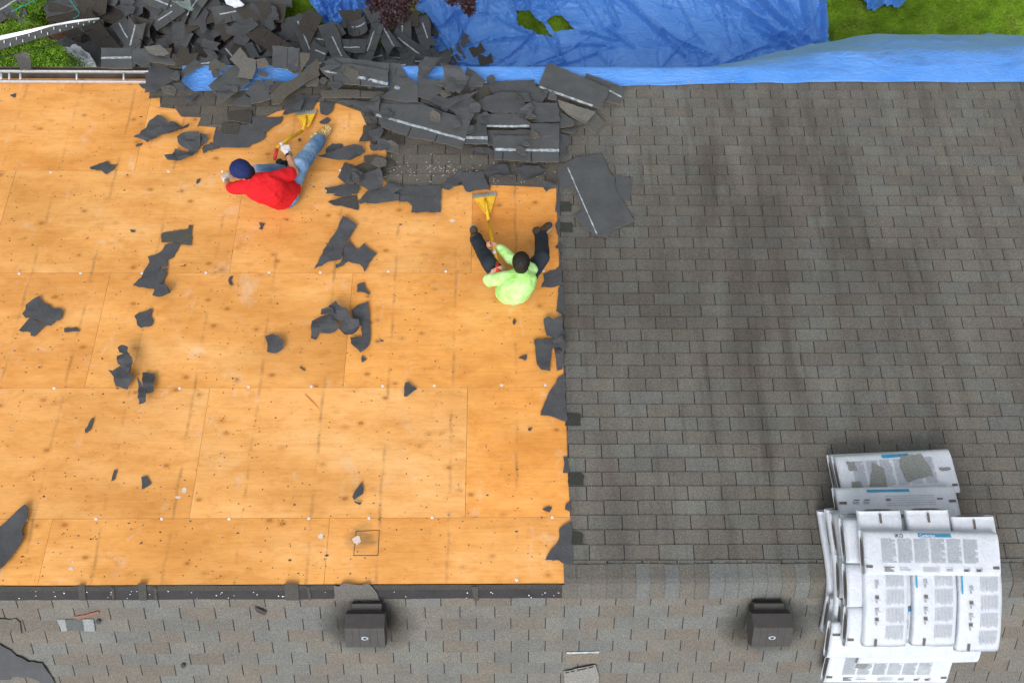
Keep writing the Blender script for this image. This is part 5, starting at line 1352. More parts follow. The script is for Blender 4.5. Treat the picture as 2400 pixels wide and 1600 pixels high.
# ------------------------------------------------------------------ purple leaved tree
rg = random.Random(19)
pm, pn, pb = new_mat('purple_leaf', .5, .35)
q = nz(pn, pos(pn), 14, 3, .6)
L(pn, ramp(pn, q, [(.3, (.022, .010, .014)), (.6, (.055, .018, .024)), (.8, (.085, .030, .034))]), pb.inputs['Base Color'])
M['purple'] = pm
tc = at_z(960, -260, 0); tree = empty('purple_leaf_tree', Vector((tc.x, tc.y, 0)), 'dark purple leaved tree reaching into the top of the picture over the blue tarps', 'tree')
top_ = at_z(930, -150, 2.4); m = MB()
root = Vector((tc.x, tc.y, 0)); fork = root + Vector((0, -.05, 1.3))
m.tube([root, root + Vector((.03, 0, .7)), fork], [.10, .08, .065], 10)
cl = []
ends = []
for (px, py, z, r) in ((895, -10, 2.7, .20), (930, 15, 2.8, .24), (950, -15, 2.9, .24), (910, 45, 2.5, .15), (880, 5, 2.6, .15), (985, -70, 3.0, .35), (860, -90, 2.9, .35), (1060, -5, 2.7, .12), (1095, 5, 2.7, .13), (1100, 25, 2.6, .07), (1120, -80, 3.0, .35), (1040, -120, 3.2, .4), (930, -200, 3.3, .5)):
    c_ = at_z(px, py, z); ends.append((c_, r)); mid = (fork + c_) / 2 + Vector((0, 0, .2))
    m.tube([fork, mid, c_], [.045, .022, .007], 7)
m.build('trunk', M['bark'], tree, smooth=True)
vs, fs = [], []
for c_, r in ends:
    for _ in range(int(150 + 2600 * r * r * 2)):
        d = Vector((rg.gauss(0, 1), rg.gauss(0, 1), rg.gauss(0, .8))).normalized() * r * rg.random() ** .5
        p = c_ + d; l = rg.uniform(.03, .06)
        a = Vector((rg.gauss(0, 1), rg.gauss(0, 1), rg.gauss(-.2, .5))).normalized(); b = a.cross(Vector((rg.gauss(0, .5), rg.gauss(0, .5), 1))).normalized() * l * .35
        i0 = len(vs); vs += [p, p + a * l * .5 + b, p + a * l, p + a * l * .5 - b]; fs.append((i0, i0 + 1, i0 + 2, i0 + 3))
mesh_obj('crown', vs, fs, M['purple'], tree)
# ------------------------------------------------------------------ people
def cloth_mat(name, col, rough=.85, w1=9, st=.5, hi=None, dist=.012):
    m, nt, b = new_mat(name, rough, .15)
    n = nz(nt, pos(nt), 6, 4, .6)
    c = ramp(nt, n, [(.3, tuple(x * .86 for x in col)), (.7, hi or tuple(min(1, x * 1.12) for x in col))])
    L(nt, c, b.inputs['Base Color']); bump(nt, b, nz(nt, pos(nt, (1, 1, 1)), w1, 4, .55, 1.0), st, dist)
    return m
M['skin'] = plain('skin', (.50, .25, .15), .5, .35, .10, 12, obj=False)
M['red'] = cloth_mat('red_cotton', (.64, .016, .022), st=.9, dist=.02)
M['lime'] = cloth_mat('lime_cotton', (.38, .80, .15), hi=(.60, .88, .42), st=.9, dist=.02)
M['navy'] = cloth_mat('navy_twill', (.018, .028, .110), w1=30, st=.2)
M['glove'] = cloth_mat('white_glove_knit', (.70, .66, .66), w1=40, st=.4)
M['trouser'] = cloth_mat('charcoal_trousers', (.026, .033, .043), w1=14, st=.7)
M['hair'] = plain('black_brown_hair', (.012, .009, .008), .55, .3, .5, 60, bmp=.9, obj=False)
M['brownshoe'] = plain('brown_suede', (.075, .052, .036), .85, .1, .3, 40, obj=False)
M['sole'] = plain('pale_sole', (.40, .36, .28), .8, .2)
M['belt'] = plain('dark_waistband', (.02, .025, .035), .7, .2)
M['watchm'] = plain('watch_case', (.35, .36, .38), .25, .6, .05, 20, .8)
M['yellow'] = plain('yellow_paint', (.78, .46, .020), .42, .45, .18, 18, obj=False)
M['redgrip'] = plain('red_rubber', (.62, .045, .03), .5, .35)
M['steel'] = plain('worn_steel', (.34, .33, .31), .45, .5, .25, 30, .5)
jm, jn, jb = new_mat('washed_denim', .85, .15)
q1 = nz(jn, pos(jn), 5, 4, .6); q2 = nz(jn, pos(jn), 120, 2, .7)
cc = ramp(jn, q1, [(.32, (.085, .170, .330)), (.52, (.16, .275, .45)), (.70, (.33, .45, .60))])
cc = mix(jn, 1.0, cc, ramp(jn, q2, [(.3, .75), (.7, 1.2)]), 'MULTIPLY'); L(jn, cc, jb.inputs['Base Color']); bump(jn, jb, nz(jn, pos(jn), 14, 4, .6, 1.2), .7, .012)
M['denim'] = jm
tm, tn, tb_ = new_mat('tan_patterned_boot', .7, .25)
v = N(tn, 'ShaderNodeTexVoronoi'); v.inputs['Scale'].default_value = 62; L(tn, pos(tn), v.inputs['Vector'])
L(tn, ramp(tn, v.outputs['Distance'], [(.25, (.72, .60, .36)), (.42, (.40, .235, .060))]), tb_.inputs['Base Color'])
M['tanboot'] = tm
M['tan'] = plain('tan_leather', (.40, .25, .07), .6, .3, .2, 25, obj=False)

def voxel(name, mb, size, mat, parent, sm=4, wr=0.0, wf=9, seed=0):
    me = bpy.data.meshes.new(name); me.from_pydata([tuple(v) for v in mb.v], [], mb.f); me.update()
    bm_ = bmesh.new(); bm_.from_mesh(me); bmesh.ops.recalc_face_normals(bm_, faces=bm_.faces); bm_.to_mesh(me); bm_.free()
    o = bpy.data.objects.new('tmp', me); C.objects.link(o)
    r = o.modifiers.new('r', 'REMESH'); r.mode = 'VOXEL'; r.voxel_size = size
    s = o.modifiers.new('s', 'SMOOTH'); s.factor = .5; s.iterations = sm
    dg = bpy.context.evaluated_depsgraph_get(); dg.update()
    m2 = bpy.data.meshes.new_from_object(o.evaluated_get(dg)); bpy.data.objects.remove(o)
    m2.name = name
    org = parent_world(parent) if parent is not None else Vector((0, 0, 0))
    n_ = len(m2.vertices); co = np.empty(n_ * 3); m2.vertices.foreach_get('co', co)
    if wr:
        no = np.empty(n_ * 3); m2.vertex_normals.foreach_get('vector', no); co = co.reshape(-1, 3); no = no.reshape(-1, 3)
        for i in range(n_):
            x, y, z = co[i]
            q = noise.noise(Vector((x * wf + seed, y * wf, z * wf))); q2_ = noise.noise(Vector((x * wf * 2.3, y * wf * 2.3 + seed, z * wf * 2.3)))
            co[i] += no[i] * wr * ((1 - 2.4 * abs(q)) * .8 + q2_ * .5)
        co = co.reshape(-1)
    co = co.reshape(-1, 3) - np.array(org); m2.vertices.foreach_set('co', co.reshape(-1))
    m2.polygons.foreach_set('use_smooth', [True] * len(m2.polygons)); m2.update()
    m2.materials.clear(); m2.materials.append(M[mat] if isinstance(mat, str) else mat)
    ob = bpy.data.objects.new(name, m2); C.objects.link(ob)
    if parent is not None: ob.parent = parent
    return ob
def limb(mb, pts, rad):
    """tapered limb with round joints"""
    P_ = []; R_ = []
    for i in range(len(pts) - 1):
        for k in range(4):
            t = k / 4; P_.append(Vector(pts[i]).lerp(Vector(pts[i + 1]), t)); R_.append(rad[i] + (rad[i + 1] - rad[i]) * t)
    P_.append(Vector(pts[-1])); R_.append(rad[-1])
    mb.tube(P_, R_, 14)
    for p, r in zip(pts, rad): mb.ball(p, r * .995)
def frame(x, y=None, z=None):
    """matrix whose columns are orthonormal axes: x exact, z approx"""
    x = Vector(x).normalized(); z = Vector(z); y = z.cross(x).normalized(); z = x.cross(y)
    return Matrix((x, y, z)).transposed()
def torso(mb, hip, chest, neck, across_h, across_s, grow=0.0, belly=0.0):
    """stack of ellipsoids from pelvis to shoulders; across_* are side vectors (half width)"""
    n_ = 13
    for i in range(n_):
        t = i / (n_ - 1)
        c_ = (hip * (1 - t) ** 2 + chest * 2 * t * (1 - t) + neck * t * t)
        ax = Vector(across_h).lerp(Vector(across_s), t); hw_ = ax.length
        sp = ((chest - hip) * (1 - t) + (neck - chest) * t)
        Mx = frame(ax, z=sp)
        wprof = [1.0, 1.0, .97, .93, .90, .90, .93, .98, 1.03, 1.05, 1.0, .80, .50][i]
        dprof = [.115, .118, .115, .110, .108, .110, .115, .120, .120, .112, .098, .080, .062][i]
        mb.ball(c_, (hw_ * wprof + grow, dprof + grow + belly * math.sin(t * PI), .065 + grow), M=Mx, nu=20, nv=10)
def hand(mb, wrist, fdir, ndir, curl=(10, 15, 10), side=1, thumb=35, sc=1.0, grow=0.0, spread=3):
    """palm, four separate fingers and a thumb. fdir: towards finger tips, ndir: where the palm faces"""
    f = Vector(fdir).normalized(); n = Vector(ndir).normalized(); n = (n - f * n.dot(f)).normalized(); a = f.cross(n) * side
    w_ = Vector(wrist)
    for k in range(4):
        o0 = w_ + a * (-.018 + .012 * k) * sc; o1 = w_ + f * (.088 - .004 * abs(k - 1.2)) * sc + a * (-.030 + .020 * k) * sc
        mb.tube([o0, (o0 + o1) / 2, o1], [.016 * sc + grow, .015 * sc + grow, .0125 * sc + grow], 10); mb.ball(o1, .0125 * sc + grow); mb.ball(o0, .015 * sc + grow)
        Ls = [(.043, .026, .020), (.047, .030, .022), (.043, .028, .021), (.034, .021, .018)][k]
        p = o1; ang = 0; sd_ = math.radians((k - 1.5) * spread)
        fd = (f * math.cos(sd_) + a * math.sin(sd_))
        for j in range(3):
            ang += math.radians(curl[j] * (1 + .06 * (k - 1.5)))
            d = fd * math.cos(ang) + n * math.sin(ang); q = p + d * Ls[j] * sc
            mb.tube([p, q], [(.0092 - .0008 * j) * sc + grow, (.0088 - .0010 * j) * sc + grow], 10); mb.ball(q, (.0088 - .0010 * j) * sc + grow); p = q
    th = math.radians(thumb)
    p = w_ + f * .022 * sc - a * .024 * sc
    d1 = (f * math.cos(th) - a * math.sin(th) + n * .35).normalized(); q = p + d1 * .042 * sc
    mb.tube([p, q], [.015 * sc + grow, .012 * sc + grow], 10); mb.ball(p, .015 * sc + grow); mb.ball(q, .0118 * sc + grow)
    d2 = (f * math.cos(th * .5) - a * math.sin(th * .3) + n * .75).normalized(); r = q + d2 * .032 * sc; mb.tube([q, r], [.0115 * sc + grow, .010 * sc + grow], 10); mb.ball(r, .010 * sc + grow)
    d3 = (f * .8 + n * .8 + a * .3).normalized(); s_ = r + d3 * .024 * sc; mb.tube([r, s_], [.010 * sc + grow, .008 * sc + grow], 10); mb.ball(s_, .008 * sc + grow)
def head(mb, c, fwd, up):
    f = Vector(fwd).normalized(); u = (Vector(up) - f * Vector(up).dot(f)).normalized(); r = f.cross(u)
    Mx = Matrix((r, f, u)).transposed()
    mb.ball(c, (.073, .092, .090), M=Mx, nu=22, nv=14)
    mb.ball(c + f * .022 - u * .050, (.056, .062, .062), M=Mx, nu=18, nv=12)          # face and jaw
    mb.ball(c + f * .052 - u * .094, (.028, .024, .020), M=Mx)                         # chin
    mb.ball(c + f * .093 - u * .034, (.012, .017, .020), M=Mx); mb.ball(c + f * .090 - u * .018, (.009, .012, .020), M=Mx)   # nose
    mb.ball(c + f * .076 - u * .066, (.022, .012, .007), M=Mx); mb.ball(c + f * .075 - u * .074, (.020, .012, .007), M=Mx)    # lips
    for s in (-1, 1):
        mb.ball(c + f * .078 + r * s * .030 + u * .006, (.022, .012, .007), M=Mx)                   # brow
        mb.ball(c + r * s * .076 - f * .004 - u * .020, (.009, .018, .030), M=Mx)                    # ear
        mb.ball(c + f * .060 + r * s * .040 - u * .030, (.016, .016, .014), M=Mx)                    # cheek
    return Mx, r, f, u
def eyes(parent, c, r, f, u):
    for s in (-1, 1):
        m = MB(); m.ball(c + f * .076 + r * s * .030 - u * .012, .0125); m.build('eye', M['white'], parent, smooth=True)
        m = MB(); m.ball(c + f * .0848 + r * s * .030 - u * .012, .0055); m.build('pupil', M['black'], parent, smooth=True)
def shoe(parent, heel, toe, up, mat_, name='shoe', high=0.05, tanp=None, w=1.0):
    f = (Vector(toe) - Vector(heel)); l = f.length; f.normalize(); u = (Vector(up) - f * Vector(up).dot(f)).normalized(); r = f.cross(u)
    Mx = Matrix((r, f, u)).transposed(); h = Vector(heel); m = MB()
    m.ball(h + f * .035 + u * .040, (.034 * w, .040, .040), M=Mx); m.ball(h + f * l * .35 + u * .048, (.035 * w, .060, .042), M=Mx)
    m.ball(h + f * l * .60 + u * .036, (.042 * w, .060, .032), M=Mx); m.ball(h + f * (l - .050) + u * .030, (.045 * w, .052, .026), M=Mx)
    m.tube([h + f * .045 + u * .04, h + f * .042 + u * (.07 + high)], [.040 * w, .041 * w], 14)
    o = voxel(name, m, .006, mat_, parent, 4)
    s = MB(); n_ = 24; out_ = []
    for k in range(n_):
        t = 2 * PI * k / n_; yy = math.cos(t); xx = math.sin(t)
        wd = (.041 + .008 * yy) * w if yy > 0 else .038 * w
        wd *= 1 - .14 * math.exp(-((yy + .1) / .3) ** 2)
        out_.append(h + f * (l / 2 + yy * (l / 2 + .004)) + r * xx * wd)
    vs = [p - u * .006 for p in out_] + [p + u * .014 for p in out_]
    s.add(vs, [tuple(range(n_)), tuple(range(n_, 2 * n_))[::-1]] + [(k, n_ + k, n_ + (k + 1) % n_, (k + 1) % n_) for k in range(n_)])
    so_ = mesh_obj('sole', [v - Vector((0, 0, 0)) for v in s.v], s.f, M['sole'], None, None, True); 
    loc = Vector(so_.location) - parent_world(o); so_.parent = o; so_.location = loc
    return o
def shovel(label, blade_c, across, along, up, neck, path, grip_from, wid=.25, ln=.30):
    """tear-off shovel: toothed steel edge, tapering yellow blade, two ribs and slot, bent yellow shaft, red grip"""
    a = Vector(across).normalized(); d = Vector(along).normalized(); d = (d - a * d.dot(a)).normalized(); n = a.cross(d); n = n if n.z > 0 else -n
    c_ = Vector(blade_c)
    e = empty('roofing_shovel', c_, label, 'shovel')
    W2 = wid / 2; NK = .035
    # blade outline (x across, y from tooth edge 0 to neck ln) with a slot
    def pt(x, y, h): return c_ + a * x + d * y + n * h
    m = MB(); th = .004
    def lift(y): return .006 + .035 * (y / ln) ** 1.5
    def hw(y): return W2 + (NK - W2) * min(1, y / (ln * .92)) if y < ln * .92 else NK * (1 - (y - ln * .92) / (ln * .16))
    ys = np.linspace(.03, ln, 14)
    rows = []
    for s_ in (-1, 1):
        vs = []; fs = []
        for y in ys:
            sl_ = .012 if ln * .22 < y < ln * .93 else 0.0
            for x in (s_ * sl_, s_ * max(sl_ + .002, hw(y) * .5), s_ * hw(y)):
                vs.append(pt(x, y, lift(y) + th)); 
        n3 = 3; nn = len(ys)
        vs2 = [v - n * th for v in vs]; V_ = vs + vs2; o_ = len(vs)
        for i in range(nn - 1):
            for j in range(2):
                q = [i * 3 + j, i * 3 + j + 1, i * 3 + j + 4, i * 3 + j + 3]; fs.append(q); fs.append([x + o_ for x in q[::-1]])
            for j in (0, 2):
                fs.append([i * 3 + j, i * 3 + 3 + j, i * 3 + 3 + j + o_, i * 3 + j + o_])
        fs.append([0, 1, 1 + o_, o_]); fs.append([1, 2, 2 + o_, 1 + o_])
        m.add(vs + vs2, fs, 0)
    # raised rim and ribs
    for s_ in (-1, 1):
        m.tube([pt(s_ * hw(y), y, lift(y) + .004) for y in ys], .005, 6)
    for y in (.085, .115): m.tube([pt(-hw(y) * .85, y, lift(y) + .005), pt(-.02, y, lift(y) + .005)], .0028, 5); m.tube([pt(hw(y) * .85, y, lift(y) + .005), pt(.02, y, lift(y) + .005)], .0028, 5)
    bm_ = None
    m.build('blade', M['yellow'], e)
    m = MB(); teeth = 9; vs = []; 
    lowy = .042
    pts_ = [(-W2 - .004, lowy)]
    for k in range(teeth):
        x0 = -W2 - .004 + (wid + .008) * k / teeth; x1 = -W2 - .004 + (wid + .008) * (k + 1) / teeth; g_ = (x1 - x0)
        pts_ += [(x0 + g_ * .05, .014), (x0 + g_ * .25, -.012), (x0 + g_ * .62, -.012), (x0 + g_ * .88, .014)]
    pts_ += [(W2 + .004, lowy)]
    top_ = [pt(x, y, lift(max(0, y)) + .0085) for x, y in pts_]; bot_ = [pt(x, y, lift(max(0, y)) + .001) for x, y in pts_]; n_ = len(pts_)
    # fan triangulation strip against the straight edge
    vs = top_ + bot_; fs = []
    base_ = [pt(-W2 + wid * k / (n_ - 1), lowy, lift(lowy) + .0085) for k in range(n_)]; b2 = [p - n * .0075 for p in base_]
    vs += base_ + b2
    for i in range(n_ - 1):
        fs += [(i, i + 1, 2 * n_ + i + 1, 2 * n_ + i), (n_ + i + 1, n_ + i, 3 * n_ + i, 3 * n_ + i + 1), (i + 1, i, n_ + i, n_ + i + 1)]
    m.add(vs, fs); m.build('toothed_edge', M['steel'], e)
    # socket and shaft
    p0 = pt(0, ln * .30, lift(ln * .3) + .016); pn_ = Vector(neck)
    m = MB(); m.tube([p0, pt(0, ln * .6, lift(ln * .6) + .024), pn_], [.007, .012, .017], 12); m.ball(pn_, .0175); m.build('socket', M['steel'] if False else M['yellow'], e, smooth=True)
    m = MB(); P_ = [pn_] + [Vector(p) for p in path]; m.tube(P_[:grip_from + 1], .0165, 14)
    for p in P_[1:grip_from]: m.ball(p, .0166)
    m.build('shaft', M['yellow'], e, smooth=True)
    m = MB(); m.tube(P_[grip_from:], .0185, 14)
    for p in P_[grip_from:]: m.ball(p, .0186)
    m.build('grip', M['redgrip'], e, smooth=True)
    return e

def A2(u, v, h): return up_at(1070 + u / 5.227, 440 + v / 5.227, h)
def A1(u, v, h): return up_at(500 + u / 6.03, 240 + v / 6.03, h)
X_ = Vector((1, 0, 0)); Zv = Vector((0, 0, 1)); DN = Vector((0, CP, -SP)); NR = Vector((0, SP, CP))

# ---- worker in the lime shirt
w2 = empty('person', A2(700, 1290, 0), 'person with short black hair in a lime green shirt, sitting with legs apart', 'person')
hip = A2(700, 1255, .14); neck = A2(800, 1070, .52); chest = A2(715, 1240, .43)
shL = A2(560, 1110, .44); shR = A2(935, 985, .44)
ac_s = (shR - shL) * .44; ac_h = Vector((.165, .02, 0))
kneeL = A2(400, 925, .36); ankL = A2(240, 625, .10); kneeR = A2(1048, 850, .36); ankR = A2(1040, 610, .10)
hipL = A2(590, 1160, .13); hipR = A2(840, 1130, .13)
elL = A2(368, 1135, .26); wrL = A2(448, 1040, .37); elR = A2(655, 860, .33); wrR = A2(515, 715, .30)
hc = A2(792, 905, .66); hf = Vector((.05, .86, -.50)); hu = Vector((-.05, .50, .86))
hP0 = A2(392, 405, .075); hP1 = A2(447, 690, .27); hP2 = A2(500, 985, .40)
hax = (hP2 - hP0).normalized()
b = MB(); torso(b, hip, chest, neck, ac_h * .92, ac_s * .95, -.012)
limb(b, [neck - (neck - chest) * .06, hc - hu * .05], [.058, .055])
Mx, hr, hf_, hu_ = head(b, hc, hf, hu)
limb(b, [shL, elL, wrL], [.040, .037, .026]); limb(b, [shR, elR, wrR], [.040, .036, .026])
limb(b, [hipL, kneeL, ankL], [.080, .056, .038]); limb(b, [hipR, kneeR, ankR], [.080, .056, .038])
# left hand over the end of the grip, right hand cradling the shaft from below
fL = Vector((.88, .34, 0)); fL = (fL - hax * fL.dot(hax)).normalized()
hand(b, wrL + Vector((.0, .0, .014)), fL, Vector((0, .2, -1)), curl=(55, 70, 45), side=1, thumb=20, sc=1.1)
fR = -X_; fR = (fR - hax * fR.dot(hax)).normalized()
hand(b, wrR - Vector((0, 0, .012)) + fR * .0, fR, Vector((0, .15, 1)), curl=(50, 65, 45), side=-1, thumb=25)
body2 = voxel('body', b, .0062, 'skin', w2, 3)
eyes(w2, hc, hr, hf_, hu_)
b = MB(); Hm = Matrix((hr, hf_, hu_)).transposed()
b.ball(hc + hu_ * .018 - hf_ * .012, (.081, .098, .090), M=Hm, nu=30, nv=20); b.ball(hc - hf_ * .045 - hu_ * .02, (.068, .058, .070), M=Hm, nu=20, nv=12)
voxel('hair', b, .005, 'hair', w2, 2, .0035, 45)
b = MB(); torso(b, hip - (chest - hip) * .06, chest, neck - (neck - chest) * .03, ac_h * 1.02, ac_s, .016, .035)
cx_ = neck - (neck - chest) * .22
limb(b, [cx_, shL.lerp(cx_, .12), shL.lerp(elL, .88)], [.095, .066, .054])
b.tube([shL.lerp(elL, .70), shL.lerp(elL, .92)], [.056, .064], 14)
limb(b, [cx_, shR.lerp(cx_, .15), elR, elR.lerp(wrR, .9)], [.095, .062, .056, .038])
voxel('shirt', b, .008, 'lime', w2, 6, .010, 7, 3)
b = MB(); b.ball(hip, (.175, .12, .11)); limb(b, [hipL, kneeL, ankL + (ankL - kneeL) * .02], [.092, .074, .064]); limb(b, [hipR, kneeR, ankR], [.092, .074, .064])
b.ball(ankL, .068); b.ball(ankR, .068)
voxel('trousers', b, .008, 'trouser', w2, 4, .007, 10, 5)
shoe(w2, A2(228, 600, .035), A2(200, 455, .15), Vector((.0, -.25, 1)), 'brownshoe')
shoe(w2, A2(985, 640, .04), A2(1170, 450, .06), Vector((-.65, .10, .75)), 'brownshoe', w=1.1)
s2 = shovel('yellow toothed roofing shovel held by the person in the lime green shirt', A2(343, 78, .0), A2(485, 62, .0) - A2(200, 95, .0), A2(392, 400, .0) - A2(343, 78, .0), NR, hP0, [hP1, A2(488, 900, .365), hP2, hP2 + hax * .05], 2, wid=.25, ln=.27)
m = MB(); a_ = hP1.lerp(hP2, .28); m.tube([a_, a_ + hax * .055], .0175, 14); m.build('label_band', M['white'], s2, smooth=True)

# ---- worker in the red shirt
w1 = empty('person', A1(1000, 1330, 0), 'person in red T-shirt, navy cap and blue jeans, one tan boot stretched toward the eave', 'person')
hip = A1(1010, 1290, .14); neck = A1(610, 1110, .50); chest = A1(810, 1275, .42)
shL = A1(345, 1215, .42); shR = A1(930, 1055, .46)
ac_s = (shR - shL) * .40; ac_h = Vector((.10, .13, 0)).normalized() * .165
ac_h = Vector((.12, .115, .02))
kneeR = A1(1235, 880, .30); ankR = A1(1490, 545, .10); hipR = A1(1090, 1180, .13)
hipL = A1(900, 1200, .12); kneeL = A1(640, 985, .22); ankL = A1(960, 965, .09)
elL = A1(222, 1215, .24); wrL = A1(185, 1095, .11); elR = A1(1155, 985, .36); wrR = A1(1048, 712, .36)
hc = A1(430, 965, .62); hf = Vector((-.80, .22, -.50)); hu = Vector((-.40, .20, .88))
b = MB(); torso(b, hip, chest, neck, ac_h * .92, ac_s * .95, -.012)
limb(b, [neck - (neck - chest) * .08, hc - Vector(hu).normalized() * .04], [.060, .056])
Mx, hr, hf_, hu_ = head(b, hc, hf, hu)
limb(b, [shL, elL, wrL], [.040, .039, .027]); limb(b, [shR, elR, wrR], [.042, .040, .028])
limb(b, [hipR, kneeR, ankR], [.080, .056, .038]); limb(b, [hipL, kneeL, ankL], [.080, .056, .038])
g0 = A1(1262, 405, .085); g1 = A1(1060, 520, .27); g2 = A1(985, 572, .315); g3 = A1(912, 625, .325); g4 = A1(868, 795, .31)
gax = (g2 - g1).normalized()
fr_ = (A1(1000, 570, .36) - wrR); 
hand(b, wrR, fr_, Vector((-.35, 0, -1)), curl=(45, 60, 40), side=-1, thumb=25)
fl_ = A1(160, 980, .03) - wrL
hand(b, wrL, fl_, -NR, curl=(8, 20, 15), side=1, thumb=40)
voxel('body', b, .0062, 'skin', w1, 3); eyes(w1, hc, hr, hf_, hu_)
b = MB(); Hm = Matrix((hr, hf_, hu_)).transposed()
b.ball(hc - hf_ * .026 - hu_ * .026, (.075, .068, .070), M=Hm, nu=24, nv=14); voxel('hair', b, .005, 'hair', w1, 2, .003, 45)
b = MB(); torso(b, hip - (chest - hip) * .04, chest, neck - (neck - chest) * .05, ac_h * 1.02, ac_s, .018, .03)
cx_ = neck - (neck - chest) * .20
limb(b, [cx_, shL.lerp(cx_, .15), shL.lerp(elL, .60)], [.105, .068, .060]); limb(b, [cx_, shR.lerp(cx_, .18), shR.lerp(elR, .66)], [.105, .068, .066])
voxel('t_shirt', b, .008, 'red', w1, 6, .009, 7, 13)
b = MB(); b.ball(hip, (.155, .155, .11)); limb(b, [hipR, kneeR, ankR + (ankR - kneeR) * .02], [.100, .086, .072]); limb(b, [hipL, kneeL, ankL], [.100, .080, .068])
voxel('jeans', b, .008, 'denim', w1, 4, .006, 10, 25)
b = MB(); bd = (chest - hip).normalized(); Mb = frame(ac_h, z=bd); b.ball(hip + bd * .075, (.178, .138, .022), M=Mb, nu=26); voxel('waistband', b, .006, 'belt', w1, 2)
# cap with a short peak, seams and button
b = MB(); cc0 = hc + hu_ * .030
b.ball(cc0 + hu_ * .012 - hf_ * .006, (.097, .118, .090), M=Hm, nu=34, nv=20); b.ball(cc0 + hf_ * .04 + hu_ * .006, (.092, .095, .074), M=Hm, nu=30, nv=16)
cap = voxel('cap', b, .0055, 'navy', w1, 4)
b = MB(); n_ = 14; vs = []
for i in range(n_ + 1):
    t = -1.15 + 2.3 * i / n_
    for k, rr in enumerate((.080, .125, .165)):
        p = cc0 + hf_ * (math.cos(t) * rr * 1.0) + hr * (math.sin(t) * .094 * (1 if k == 0 else .98)) - hu_ * (.018 + .028 * k * .6 + .010 * math.sin(t) ** 2)
        vs += [p, p - hu_ * .004]
fs = []
for i in range(n_):
    for k in range(2):
        a0 = i * 6 + k * 2; fs += [(a0, a0 + 2, a0 + 8, a0 + 6), (a0 + 1, a0 + 7, a0 + 9, a0 + 3)]
    fs.append((i * 6 + 4, i * 6 + 5, i * 6 + 11, i * 6 + 10))
pk = mesh_obj('peak', vs, fs, M['navy'], None, None, True); loc = Vector(pk.location) - parent_world(cap); pk.parent = cap; pk.location = loc
b = MB(); b.ball(cc0 + hu_ * .099, (.008, .008, .005), M=Hm)
for k in range(6):
    a = k * PI / 3 + .2; P_ = []
    for j in range(9):
        ph = .06 + j / 8 * 1.42
        d = hr * (math.sin(ph) * math.cos(a) * .0985) + hf_ * (math.sin(ph) * math.sin(a) * .1195 - .006) + hu_ * (math.cos(ph) * .0915); P_.append(cc0 + hu_ * .012 + d)
    b.tube(P_, .0016, 5)
sm_ = mesh_obj('seam', b.v, b.f, M['navy'], None, None, True); loc = Vector(sm_.location) - parent_world(cap); sm_.parent = cap; sm_.location = loc; sm_['kind'] = 'stuff'
for (wr_, fd, nd, cu, sd_, th) in ((wrR, fr_, Vector((-.35, 0, -1)), (45, 60, 40), -1, 25), (wrL, fl_, -NR, (8, 20, 15), 1, 40)):
    b = MB(); hand(b, wr_, fd, nd, curl=cu, side=sd_, thumb=th, grow=.0035); fdn = Vector(fd).normalized(); b.tube([wr_ - fdn * .022, wr_ + fdn * .02], [.034, .030], 14)
    voxel('glove', b, .005, 'glove', w1, 2)
b = MB(); ad_ = (elR - wrR).normalized(); wp = wrR + ad_ * .040; b.tube([wp - ad_ * .012, wp + ad_ * .012], [.0345, .036], 18); wt = voxel('watch', b, .004, 'black', w1, 1)
m = MB(); sdv = ad_.cross(Vector((0, 0, 1))).normalized() * -1
if sdv.x < 0: sdv = -sdv
upv = (Vector((0, 0, 1)) - ad_ * ad_.z).normalized(); dv = (upv * .55 + sdv * .8).normalized(); cen = wp + dv * .037; Mw = frame(ad_, z=dv)
m.box(-.020, .020, -.018, .018, -.005, .006, 0, Matrix.Translation(cen) @ Mw.to_4x4())
wc = mesh_obj('watch_case', m.v, m.f, M['watchm'], None); loc = Vector(wc.location) - parent_world(wt); wc.parent = wt; wc.location = loc
shoe(w1, A1(1430, 595, .03), A1(1665, 345, .06), Vector((-.45, -.2, 1)), 'tanboot', 'boot', high=.045, w=1.22)
shoe(w1, A1(965, 960, .03), A1(1045, 870, .05), Vector((-.5, -.1, 1)), 'black', 'boot', w=1.0)
s1_ = shovel('yellow shovel with a bent shaft held by the person in the red T-shirt', A1(1312, 140, .02), A1(1450, 130, .02) - A1(1165, 165, .02), A1(1275, 410, .02) - A1(1312, 140, .02), NR, g0, [g1, g2, g3, A1(896, 665, .33), g4], 4, wid=.225, ln=.24)
m = MB(); m.tube([g2.lerp(g3, .1), g2.lerp(g3, .6)], .0180, 12); m.build('label_band', M['white'], s1_, smooth=True)

# ------------------------------------------------------------------ wrapped bundles of new shingles, stacked over the ridge
wm, wn, wb = new_mat('white_bundle_wrap', .5, .4)
q = nz(wn, pos(wn), 7, 4, .6)
L(wn, ramp(wn, q, [(.3, (.49, .53, .59)), (.7, (.575, .605, .655))]), wb.inputs['Base Color'])
h1 = nz(wn, pos(wn, (1.6, 1, 1)), 11, 4, .6, 1.5)
h2 = nz(wn, pos(wn, (1, 1.3, 1)), 26, 3, .6, 2.0)
bump(wn, wb, mth(wn, 'ADD', h1, mth(wn, 'MULTIPLY', h2, .4)), .55, .014)
M['wrap'] = wm
M['print'] = plain('grey_print', (.30, .33, .36), .5, .4, .25, 60)
M['blue'] = plain('blue_print', (.035, .235, .42), .45, .4, .1)
M['brown'] = plain('brown_tab_print', (.115, .095, .085), .6, .3, .1)
M['tear'] = plain('torn_open_granules', (.20, .21, .20), .9, .2, .5, 130)
GB = 'white wrapped shingle bundles in the crosswise stack on the ridge'
BL, BW, BH = 1.05, .345, .083
def RF(layer): return .12 + .11 * layer
